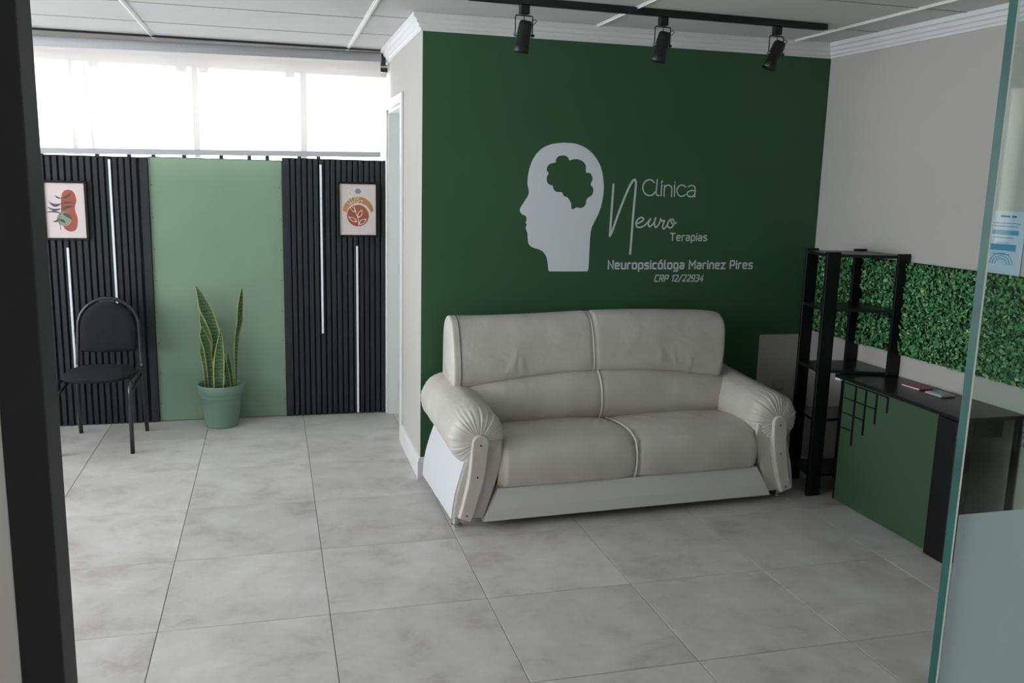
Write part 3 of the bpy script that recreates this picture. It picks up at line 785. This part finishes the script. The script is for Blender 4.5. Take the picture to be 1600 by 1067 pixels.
    bm = bmesh.new(); tube(bm, [Vector((UB+.002, p.x+.003, p.y-.045*max(0, (p.y-.4)/.21)+arc(UB)*max(0, (p.y-.4)/.21))) for p in bp_[1:-1]], .0055, 8); obj('back_piping', bm, 'piping', o, smooth=True)
    # ---------- upper back roll (closed body)
    c0, c1 = .160, WD-.290
    prof = [(.56, .50), (.42, .585), (.395, .592), (.375, .612), (.368, .66), (.376, .72), (.392, .78), (.412, .84), (.445, .895), (.495, .922), (.550, .918), (.595, .880), (.615, .80), (.62, .65), (.62, .45)]
    pq = smoothpath([(a, b, 0) for a, b in prof], 4); m = len(pq)
    def upper(i, j):
        n = 140; e = 7
        if i < e: t = 0; k = math.sin((i/e)*PI/2)
        elif i > n+e: t = 1; k = math.sin(((n+2*e-i)/e)*PI/2)
        else: t = (i-e)/n; k = 1
        u = c0+(c1-c0)*t
        er = .016 if t < .5 else .030
        u += (-1 if t < .5 else 1)*(-(1-k)*0) - ((k-1)*0)
        dx = er*(1-math.sqrt(max(0, 1-(1-k)**2))) if k < 1 else 0
        p = pq[j]; cx, cz = .50, .72
        shr = .95+.05*(math.sqrt(max(0, 1-(1-k)**2))) if k < 1 else 1
        if k < 1: u = u + (-1 if t < .5 else 1)*er*(1-k) 
        x, z = cx+(p.x-cx)*shr, cz+(p.y-cz)*(shr if p.y > cz else 1)
        dip = .009*math.exp(-((u-UB+.02)/.014)**2)
        fb = max(0, 1-abs(p.y-.60)/.12) if p.x < .5 else 0
        z += fb*(arc(u)-.047)
        fz = max(0, min(1, (p.y-.80)/.1))
        z += fz*(.008*math.sin((u-c0)/(c1-c0)*PI*2-2.4)+.004 - .010*max(0, (u-(c1-.12))/.12)**2)
        if p.x < .5: x += dip
        else: pass
        z -= dip*fz
        if p.y > .6: u += .045*min(1, (p.y-.6)/.32)*max(0, (t-.7)/.3)**2
        # creases
        for (cu, cz2, ang, wd, am) in ((.46, .70, 1.35, .012, .004), (.50, .68, 1.75, .012, .004), (.43, .67, 1.2, .010, .003), (1.28, .70, 1.5, .02, .0025), (1.45, .66, 1.4, .015, .0025), (1.36, .68, 1.7, .013, .0025)):
            ddx, ddy = u-cu, p.y-cz2; al = ddx*math.cos(ang)+ddy*math.sin(ang); pe = -ddx*math.sin(ang)+ddy*math.cos(ang)
            if p.x < .45: x -= 1.7*am*math.exp(-(pe/wd)**2)*math.exp(-(al/.05)**2)
        return (u, x+wob(u, p.y, 5, .0011)*(p.x < .5), z)
    v, f = grid(upper, 155, m)
    nl = len(v)
    f += [tuple(range(m)), tuple(reversed(range(154*m, 155*m)))]
    obj('headrest_cushion', (v, f), 'leather', o, smooth=True)
    bm = bmesh.new(); e = 7; iU = int((UB-.02-c0)/(c1-c0)*140)+e
    tube(bm, [Vector(upper(iU, j))+Vector((0, -.001, .001)) for j in range(6, 44)], .0055, 8); obj('back_piping', bm, 'piping', o, smooth=True)
    bm = bmesh.new(); tube(bm, [Vector(upper(8, j))+Vector((.012, -.001, 0)) for j in range(6, 42)], .0028, 6); obj('side_seam', bm, 'seam', o, smooth=True)
    obj('back_board', box(.16, WD-.27, .56, .618, .06, .60), 'leather', o)
sofa()

# desk -------------------------------------------------------------------------
RA = -RW_ANG*0
DX = 2.812
dk = empty('desk', (DX, 3.4, 0), label='low black desk with a green side panel under the leafy wall panel', cat='desk')
def dl(bm): bmesh.ops.translate(bm, verts=bm.verts, vec=(-DX, -3.4, 0)); return bm
y0d, y1d = 2.955, 3.845
bm = prism([Vector(p) for p in ((2.790, y1d, .645), (2.778, y0d, .645), (XR(y0d)-.004, y0d, .645), (XR(y1d)-.004, y1d, .645))], (0, 0, 1), .017, bev=.0015)
obj('desk_top', dl(bm), 'blacktop', dk)
fp = obj('front_panel', dl(prism([Vector(p) for p in ((DX-.006, 3.785, .004), (DX+.005, 3.105, .004), (DX+.023, 3.105, .004), (DX+.012, 3.785, .004))], (0, 0, 1), .640)), 'panelgreen', dk)
obj('edge_strip', dl(box(DX-.010, DX+.012, 3.786, 3.794, .004, .644)), 'black', dk)
surf = lambda y: DX-.006+.011*(3.785-y)/.68
for i in range(4):
    yb = 3.690-.078*i
    obj('inlay_bar', dl(box(surf(yb)-.003, DX+.006, yb-.006, yb+.006, .632-.078*(4-i), .632)), 'black', fp)
for j in range(4):
    z = .630-.078*j
    obj('inlay_bar', dl(box(surf(3.775)-.0022, DX+.006, 3.690-.078*(3-j), 3.775, z-.003, z+.003)), 'black', fp)
obj('leg', dl(box(2.785, 2.870, 2.972, 3.104, 0, .644, bev=.012, seg=3)), 'black', dk)
obj('apron', dl(box(2.872, XR(2.98)-.10, 2.975, 2.995, .565, .644)), 'black', dk)
obj('leg', dl(box(3.088, 3.108, 2.965, 2.99, 0, .644, bev=.003)), 'black', dk)
obj('corner_cap', dl(box(2.784, 2.806, 3.795, 3.835, .636, .6445)), 'sticker', dk, label='small white corner cap under the desk top')
# small things on the desk
o = empty('phone_case', (3.005, 3.50, .662), math.radians(4), label='reddish brown flat case lying on the black desk, left of the grey one', cat='case')
obj('shell', box(-.04, .04, -.06, .06, 0, .008, bev=.003, seg=2), 'pinkcard', o); obj('pale_rim', box(-.042, -.036, -.055, .055, .001, .006), 'artcream', o)
o = empty('card_holder', (3.005, 3.345, .662), math.radians(3), label='grey card holder lying on the black desk nearest the glass', cat='case')
obj('tray', box(-.042, .042, -.05, .05, 0, .010, bev=.002), 'greycard', o); obj('lid', box(-.034, .034, -.042, .042, .010, .012), 'plate', o)

# shelf tower --------------------------------------------------------------------
tw = empty('shelf_tower', (2.72, 3.99, 0), label='tall open black shelf tower between the sofa and the desk', cat='shelf')
def tl(bm): bmesh.ops.translate(bm, verts=bm.verts, vec=(-2.72, -3.99, 0)); return bm
TZ = 1.287
posts = [(2.740, 2.812, 4.112), (2.692, 2.768, 3.856), (3.012, 3.080, 4.080), (3.020, 3.088, 3.800)]
obj('post', tl(box(2.742, 2.814, 4.112, 4.130, 0, TZ, bev=.002)), 'black', tw)
obj('post', tl(box(2.690, 2.768, 3.852, 3.874, 0, TZ, bev=.002)), 'black', tw)
obj('post', tl(box(3.008, 3.078, 4.070, 4.088, 0, TZ, bev=.002)), 'black', tw)
obj('post', tl(box(3.022, 3.094, 3.742, 3.760, .664, TZ, bev=.002)), 'black', tw)
for z in (1.262, .985, .664, .405, .105):
    q = (3.086, 3.742) if z > .66 else (3.086, 3.86)
    ol = [Vector(p) for p in ((2.744, 4.111, z), (2.70, 3.875, z), (2.77, 3.852, z), (q[0], q[1], z), (3.084, 4.068, z))]
    obj('shelf', tl(prism(ol, (0, 0, 1), .015, bev=.001)), 'blacktop', tw)

# leafy wall panel ------------------------------------------------------------
def hedge():
    o = empty('leaf_wall_panel', (3.08, 3.7, 1.0), label='band of artificial green leaves on the right wall above the desk', cat='wall panel')
    def zlo(y): return .772 if y > 2.945 else .52
    ztop = 1.247
    fr = lambda y, d, z: (XR(y)-d-3.08, y-3.7, z-1.0)
    for (ya, yb, zb) in ((4.527, 2.945, .775), (2.945, 1.9, .52)):
        vs = [fr(ya, .001, zb), fr(yb, .001, zb), fr(yb, .001, ztop), fr(ya, .001, ztop), fr(ya, .010, zb), fr(yb, .010, zb), fr(yb, .010, ztop), fr(ya, .010, ztop)]
        obj('backing', (vs, [(0, 1, 2, 3), (7, 6, 5, 4), (0, 4, 5, 1), (3, 2, 6, 7), (0, 3, 7, 4), (1, 5, 6, 2)]), 'hedgeback', o)
    vs, fs, tones = [], [], []
    n = 14000
    for _ in range(n):
        y = 1.9+2.62*random.random(); 
        lo = zlo(y)
        z = lo+.006+(ztop-lo-.010)*random.random(); d = .011+.020*random.random()
        L = random.uniform(.014, .027); w = L*random.uniform(.5, .8)
        a = random.uniform(0, 2*PI); tilt = random.uniform(-.6, .6); tl2 = random.uniform(-.7, .7)
        ey = Vector((0, math.cos(a), math.sin(a))); ez = Vector((0, -math.sin(a), math.cos(a))); ex = Vector((-1, 0, 0))
        e1 = (ey + ex*tilt).normalized(); e2 = (ez + ex*tl2).normalized(); c = Vector((XR(y)-d-3.08, y-3.7, z-1.0))
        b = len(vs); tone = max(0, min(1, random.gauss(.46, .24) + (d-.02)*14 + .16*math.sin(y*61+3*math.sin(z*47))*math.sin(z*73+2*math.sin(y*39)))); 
        mid = ex*.003
        pts = [c-e1*L/2, c-e2*w/2-mid*-1, c+e1*L/2, c+e2*w/2-mid*-1]
        c0 = c + ex*(-.001)
        vs += [tuple(p) for p in pts]; fs += [(b, b+1, b+2), (b, b+2, b+3)]; tones += [tone]*4
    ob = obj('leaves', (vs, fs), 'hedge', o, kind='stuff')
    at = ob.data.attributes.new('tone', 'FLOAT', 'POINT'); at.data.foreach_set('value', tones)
hedge()
# notice on the right wall -------------------------------------------------------
nt_ = empty('notice', (XR(3.19)-.002, 3.19, 1.385), RW_ANG, label='pale blue printed notice on the right wall above the leaves, at the glass edge', cat='notice')
obj('sheet', box(-.002, 0, -.105, .105, -.137, .137), 'paper', nt_)
ink = []
def bar(y0, y1, z, h, m='bluep'): obj('printed_line', box(-.0028, -.0018, y0, y1, z-h/2, z+h/2), m, nt_)
bar(-.055, -.03, .115, .008, 'inkp'); bar(-.02, .03, .115, .008, 'inkp')
for z, h, a, b in ((.085, .004, -.08, .07), (.072, .004, -.07, .07), (.045, .020, -.075, .075), (.022, .005, -.05, .06), (-.02, .028, -.07, .075), (-.05, .004, -.04, .05), (.0, .003, -.03, .04)):
    bar(a, b, z, h)
for k in range(3):
    r0 = .03+.015*k; c = (0, -.095)
    n = 20; vs = [(-.0029, rr*math.cos(t), c[1]+rr*.8*math.sin(t)) for rr in (r0, r0+.004) for t in [PI*q/n for q in range(n+1)]]
    obj('printed_arc', (vs, [(q, q+1, n+2+q, n+1+q) for q in range(n)]), 'bluep', nt_)

# track lights ----------------------------------------------------------------------
tr = empty('track_rail', (1.75, 3.975, ZC), label='black ceiling track rail in front of the green wall carrying the three spotlights', cat='track rail')
bm = prism([Vector(p) for p in ((.850-1.75, 3.935-3.975, -.030), (2.655-1.75, 3.985-3.975, -.030), (2.655-1.75, 4.02-3.975, -.030), (.850-1.75, 3.970-3.975, -.030))], (0, 0, 1), .029, bev=.002)
obj('rail', bm, 'blackmetal', tr)
obj('end_cap', box(2.655-1.75, 2.667-1.75, .010, .045, -.028, -.003), 'blackmetal', tr)
def spot(x, y, tilt, fwd, yaw, label):
    o = empty('track_spotlight', (x, y, ZC-.030), yaw, label=label, cat='spotlight', group='spotlights on the ceiling track')
    obj('adapter', box(-.022, .022, -.014, .014, -.040, 0, bev=.003), 'blackmetal', o)
    bm = bmesh.new(); 
    tube(bm, roundpath([(-.042, 0, -.150+.012), (-.042, 0, -.046), (.042, 0, -.046), (.042, 0, -.138)], .008, 4), .0028, 8)
    obj('yoke', bm, 'blackmetal', o, smooth=True)
    R = Matrix.Rotation(tilt, 4, 'Y') @ Matrix.Rotation(fwd, 4, 'X')
    piv = Vector((0, 0, -.125))
    def place(bm): bmesh.ops.transform(bm, matrix=Matrix.Translation(piv) @ R, verts=bm.verts); return bm
    bm, _ = lathe(bmesh.new(), [(.001, .058), (.022, .058), (.028, .052), (.030, .040), (.033, -.050), (.034, -.052), (.036, -.078), (.033, -.080), (.030, -.070), (.001, -.066)], 28)
    obj('lamp_housing', place(bm), 'blackmetal', o, smooth=True)
    bm, _ = lathe(bmesh.new(), [(.0345, -.050), (.0352, -.052), (.0345, -.054)], 28); obj('ring', place(bm), 'black', o)
    bm = bmesh.new(); tube(bm, smoothpath([(0, 0, -.042), (-.004, -.012, -.065), (.012, -.010, -.078), (.045, -.012, -.062), (.056, -.01, -.068), (.040, -.008, -.082), (.012, 0, -.078)], 6), .0017, 6)
    obj('cable', bm, 'blackmetal', o, smooth=True)
    bm = bmesh.new(); tube(bm, [(-.050, 0, -.128), (-.032, 0, -.128)], .006, 10); obj('knob', bm, 'chrome', o)
    bm = bmesh.new(); tube(bm, [(.050, 0, -.128), (.032, 0, -.128)], .006, 10); obj('knob', bm, 'blackmetal', o)
spot(1.105, 3.960, math.radians(7), math.radians(8), math.radians(8), 'leftmost of the three black track spotlights, nearest the side wall corner')
spot(1.785, 3.980, math.radians(10), math.radians(8), math.radians(8), 'middle one of the three black track spotlights')
spot(2.395, 3.997, math.radians(20), math.radians(8), math.radians(8), 'rightmost of the three black track spotlights, most steeply tilted')

# wall decal ----------------------------------------------------------------------------
dc = empty('wall_lettering', (1.95, YG, 1.4), label='pale grey head silhouette and clinic lettering on the dark green wall', cat='wall decal')
YD = YG-.0016
def dpt(px, py): w = onY(YG, px, py); return (w.x-1.95, w.z-1.4)
hp = [(400, 88), (460, 95), (520, 122), (570, 170), (605, 235), (620, 310), (621, 380), (610, 450), (590, 510), (565, 560), (548, 600), (541, 650), (537, 720), (533, 800), (531, 835), (524, 850), (505, 853), (315, 853), (297, 849), (291, 835), (288, 800), (280, 765), (262, 738), (235, 722), (205, 713), (185, 702), (173, 682), (169, 650), (169, 630), (160, 602), (158, 590), (164, 578), (158, 562), (163, 545), (160, 526), (146, 518), (130, 507), (123, 490), (128, 472), (148, 440), (170, 405), (176, 385), (174, 360), (168, 330), (172, 280), (185, 225), (210, 170), (250, 125), (300, 100), (350, 90)]
bp2 = [(335, 205), (337, 190), (345, 175), (360, 166), (385, 163), (408, 173), (419, 193), (440, 186), (470, 186), (500, 200), (516, 225), (517, 264), (536, 266), (550, 280), (556, 305), (545, 336), (558, 355), (560, 380), (550, 402), (531, 413), (519, 430), (515, 455), (500, 472), (478, 476), (459, 473), (445, 481), (430, 480), (427, 450), (415, 425), (402, 411), (385, 405), (371, 382), (345, 381), (325, 368), (317, 344), (295, 335), (283, 315), (283, 290), (293, 272), (283, 250), (287, 228), (305, 212)]
cv = lambda L: [dpt(780+x/3.81, 200+y/3.81) for x, y in L]
def sm(L, n=4): return [(p.x, p.y) for p in smoothpath([(x, y, 0) for x, y in L], n, True)]
ho, bo = sm(cv(hp)), sm(cv(bp2), 3)
allp = ho+bo
tri = tessellate_polygon([[Vector((x, z, 0)) for x, z in ho], [Vector((x, z, 0)) for x, z in bo]])
vs = [(x, -.0016, z) for x, z in allp] + [(x, -.0002, z) for x, z in allp]
n1, n2 = len(ho), len(bo); NN = n1+n2
fs = [tuple(t) for t in tri] + [(i, (i+1) % n1, NN+(i+1) % n1, NN+i) for i in range(n1)] + [(n1+i, n1+(i+1) % n2, NN+n1+(i+1) % n2, NN+n1+i) for i in range(n2)]
obj('head_silhouette', (vs, fs), 'decal', dc)
def ribbon(strokes, hw, name, m, taper=None):
    vs, fs = [], []
    for si_, st in enumerate(strokes):
        yy = -.0014-.00010*(si_ % 7)
        P = [Vector((x, z)) for x, z in st]
        # drop duplicates
        Q = [P[0]]
        for p in P[1:]:
            if (p-Q[-1]).length > 1e-5: Q.append(p)
        P = Q
        if len(P) < 2: P = [P[0], P[0]+Vector((hw*.1, 0))]
        t0 = (P[1]-P[0]).normalized(); t1 = (P[-1]-P[-2]).normalized()
        b = len(vs); n = len(P)
        for i, p in enumerate(P):
            a = (p-P[i-1]).normalized() if i else t0; c = (P[i+1]-p).normalized() if i < n-1 else t1
            t = (a+c); t = t.normalized() if t.length > .1 else a
            k = 1/max(.5, t.dot(a)); nn = Vector((-t.y, t.x))*hw*k
            vs += [(p.x+nn.x, yy, p.y+nn.y), (p.x-nn.x, yy, p.y-nn.y)]
        for i in range(n-1): fs.append((b+2*i, b+2*i+1, b+2*i+3, b+2*i+2))
        for (p, t) in ((P[0], -t0), (P[-1], t1)):
            b = len(vs); nn = Vector((-t.y, t.x)); m_ = 8
            for k in range(m_+1):
                a = PI*k/m_; q = p + (nn*math.cos(a)+t*math.sin(a))*hw; vs.append((q.x, yy+.00002, q.y))
            fs.append(tuple(range(b, b+m_+1)))
    return obj(name, (vs, fs), m, dc)
def trace(lst, sc, ox, oy, n=6):
    out = []
    for s in lst:
        P = smoothpath([(*dpt(ox+x/sc, oy+y/sc), 0) for x, y in s], n); out.append([(p.x, p.y) for p in P])
    return out
C7 = (7.624, 940, 265)
ribbon(trace([[(625, 152), (600, 128), (565, 120), (520, 140), (492, 190), (492, 235), (515, 285), (560, 308), (605, 300), (632, 268)],
              [(662, 120), (655, 200), (649, 275), (657, 303), (684, 309)], [(715, 182), (708, 312)], [(723, 135), (711, 158)],
              [(748, 187), (742, 315)], [(746, 222), (768, 192), (805, 188), (832, 212), (834, 260), (831, 320)], [(868, 184), (866, 318)], [(872, 149), (872, 153)],
              [(1000, 207), (970, 187), (930, 190), (900, 225), (898, 272), (925, 310), (965, 316), (998, 297)],
              [(1030, 205), (1068, 189), (1105, 203), (1113, 245), (1106, 325)], [(1110, 252), (1060, 250), (1025, 268), (1020, 300), (1050, 323), (1090, 315), (1110, 288)]], *C7), .0036, 'lettering', 'decal2')
ribbon(trace([[(140, 178), (132, 300), (122, 430), (97, 788)], [(97, 788), (130, 720), (200, 520), (290, 290), (350, 165), (388, 120), (407, 150), (402, 250), (378, 500), (355, 800), (338, 1003)]], *C7), .0060, 'lettering', 'decal2')
ribbon(trace([[(425, 642), (475, 618), (498, 588), (475, 569), (435, 588), (410, 635), (420, 678), (458, 688), (510, 665), (556, 618), (582, 585)],
              [(580, 588), (556, 640), (565, 676), (600, 660), (636, 605), (642, 575)], [(642, 575), (628, 640), (640, 686), (665, 672), (690, 630), (705, 590)],
              [(700, 585), (718, 612), (748, 608), (726, 668), (735, 706), (762, 684), (790, 640)],
              [(850, 590), (810, 600), (785, 642), (790, 684), (828, 690), (860, 645), (850, 592), (825, 618), (850, 650), (888, 630)]], *C7), .0044, 'lettering', 'decal2')
G = {'N': (.5, [[(0, 0), (0, 1), (.5, 0), (.5, 1)]]), 'e': (.43, [[(.40, 0), (0, 0), (0, .7), (.43, .7), (.43, .36), (0, .36)]]), 'u': (.42, [[(0, .7), (0, 0), (.42, 0)], [(.42, .7), (.42, 0)]]),
     'r': (.27, [[(0, 0), (0, .7), (.27, .7)]]), 'o': (.44, [[(.2, .7), (.44, .7), (.44, 0), (0, 0), (0, .7), (.22, .7)]]), 'p': (.43, [[(0, -.32), (0, .7), (.43, .7), (.43, 0), (0.03, 0)]]),
     's': (.38, [[(.37, .7), (0, .7), (0, .37), (.38, .37), (.38, 0), (0, 0)]]), 'i': (.0, [[(0, 0), (0, .7)], [(0, .95), (0, .98)]]), 'c': (.36, [[(.36, .7), (0, .7), (0, 0), (.36, 0)]]),
     'ó': (.44, [[(.2, .7), (.44, .7), (.44, 0), (0, 0), (0, .7), (.22, .7)], [(.18, .92), (.30, 1.08)]]), 'l': (.12, [[(0, 1.02), (0, 0), (.12, 0)]]),
     'g': (.43, [[(.43, 0), (0, 0), (0, .7), (.43, .7), (.43, -.32), (.03, -.32)]]), 'a': (.41, [[(.03, .7), (.41, .7), (.41, 0), (0, 0), (0, .38), (.41, .38)]]),
     'M': (.66, [[(0, 0), (0, 1), (.33, .40), (.66, 1), (.66, 0)]]), 'n': (.41, [[(0, 0), (0, .7), (.41, .7), (.41, 0)]]), 'z': (.39, [[(0, .7), (.39, .7), (0, 0), (.40, 0)]]),
     'P': (.48, [[(0, 0), (0, 1), (.48, 1), (.48, .42), (0, .42)]]), 'T': (.58, [[(0, 1), (.58, 1)], [(.29, 1), (.29, 0)]]), 'C': (.48, [[(.48, 1), (0, 1), (0, 0), (.46, 0)]]),
     'R': (.48, [[(0, 0), (0, 1), (.48, 1), (.48, .45), (0, .45)], [(.22, .45), (.48, 0)]]), '1': (.2, [[(0, .82), (.2, 1), (.2, 0)]]), '2': (.43, [[(0, 1), (.43, 1), (.43, .55), (0, .02), (.45, .0)]]),
     '/': (.34, [[(0, -.06), (.34, 1.06)]]), '9': (.43, [[(.43, .45), (0, .45), (0, 1), (.43, 1), (.43, 0), (.02, 0)]]), '3': (.42, [[(0, 1), (.42, 1), (.42, 0), (0, 0)], [(.1, .52), (.40, .52)]]),
     '4': (.46, [[(.34, 0), (.34, 1), (0, .28), (.46, .28)]]), ' ': (.14, [])}
def text(s, pl_, pr_, top, hw, sp, shear=0):
    x0, z0 = dpt(*pl_); x1, _ = dpt(*pr_); _, zt = dpt(*top); hgt = zt-z0-2*hw
    xs = []; x = 0
    for ch in s: xs.append(x); x += G[ch][0]+sp
    tot = x-sp; kx = (x1-x0-2*hw)/tot; out = []
    for ch, xo in zip(s, xs):
        for st in G[ch][1]:
            pts = [(x0+hw+(xo+a)*kx+shear*b*hgt, z0+hw+b*hgt, 0) for a, b in st]
            P = roundpath(pts, .16*hgt, 4) if len(pts) > 2 and ch not in 'NM4z1' else [Vector(p) for p in pts]
            out.append([(p.x, p.y) for p in P])
    ribbon(out, hw, 'lettering', 'decal2')
text('Terapias', (1046, 376.5), (1104.5, 376.5), (1046, 363.5), .0036, .26)
text('Neuropsicóloga Marinez Pires', (949, 421), (1175.5, 421), (949, 406), .0047, .26)
text('CRP 12/22934', (1021.5, 440.5), (1098, 440.5), (1021, 429), .0033, .24, shear=.22)

# foreground post and glass ---------------------------------------------------------------
struct('trim_4', box(-.238, -.2012, YF, YF+.05, 0, ZC+.02, bev=.001), 'grey_metal')
GX = .8085
gd = empty('glass_door_panel', (GX+.5, YF+.007, 0), label='frameless clear glass panel with a teal edge and frosted lower band, nearest on the right', cat='glass panel')
def g_(bm): bmesh.ops.translate(bm, verts=bm.verts, vec=(-GX-.5, -YF-.007, 0)); return bm
# a single-sided sheet pair would double the reflections; the pane is a thin solid with its own edge strip
obj('pane', g_(box(GX+.0015, 1.9, YF+.0005, YF+.0135, .01, ZC)), 'doorglass', gd)
obj('edge', g_(box(GX, GX+.0014, YF+.0012, YF+.014, .01, ZC)), 'teal', gd)
obj('arris', g_(prism([Vector(p) for p in ((GX, YF+.0012, .01), (GX+.0010, YF-.0002, .01), (GX+.0020, YF+.0003, .01), (GX+.0014, YF+.0014, .01))], (0, 0, 1), ZC-.01)), 'chamfer', gd)
obj('frosted_band', g_(box(GX+.003, 1.9, YF-.0012, YF-.0004, .01, 1.2075)), 'film', gd)
sw = empty('light_switch', (-.262, YF, 1.255), label='white switch plate at the left picture edge beside the dark grey post', cat='switch')
obj('cover_plate', box(-.02, .005, -.006, .001, -.04, .04, bev=.002), 'sticker', sw)
obj('rocker', box(-.014, -.004, -.009, -.006, -.012, .012, bev=.001), 'sticker', sw)
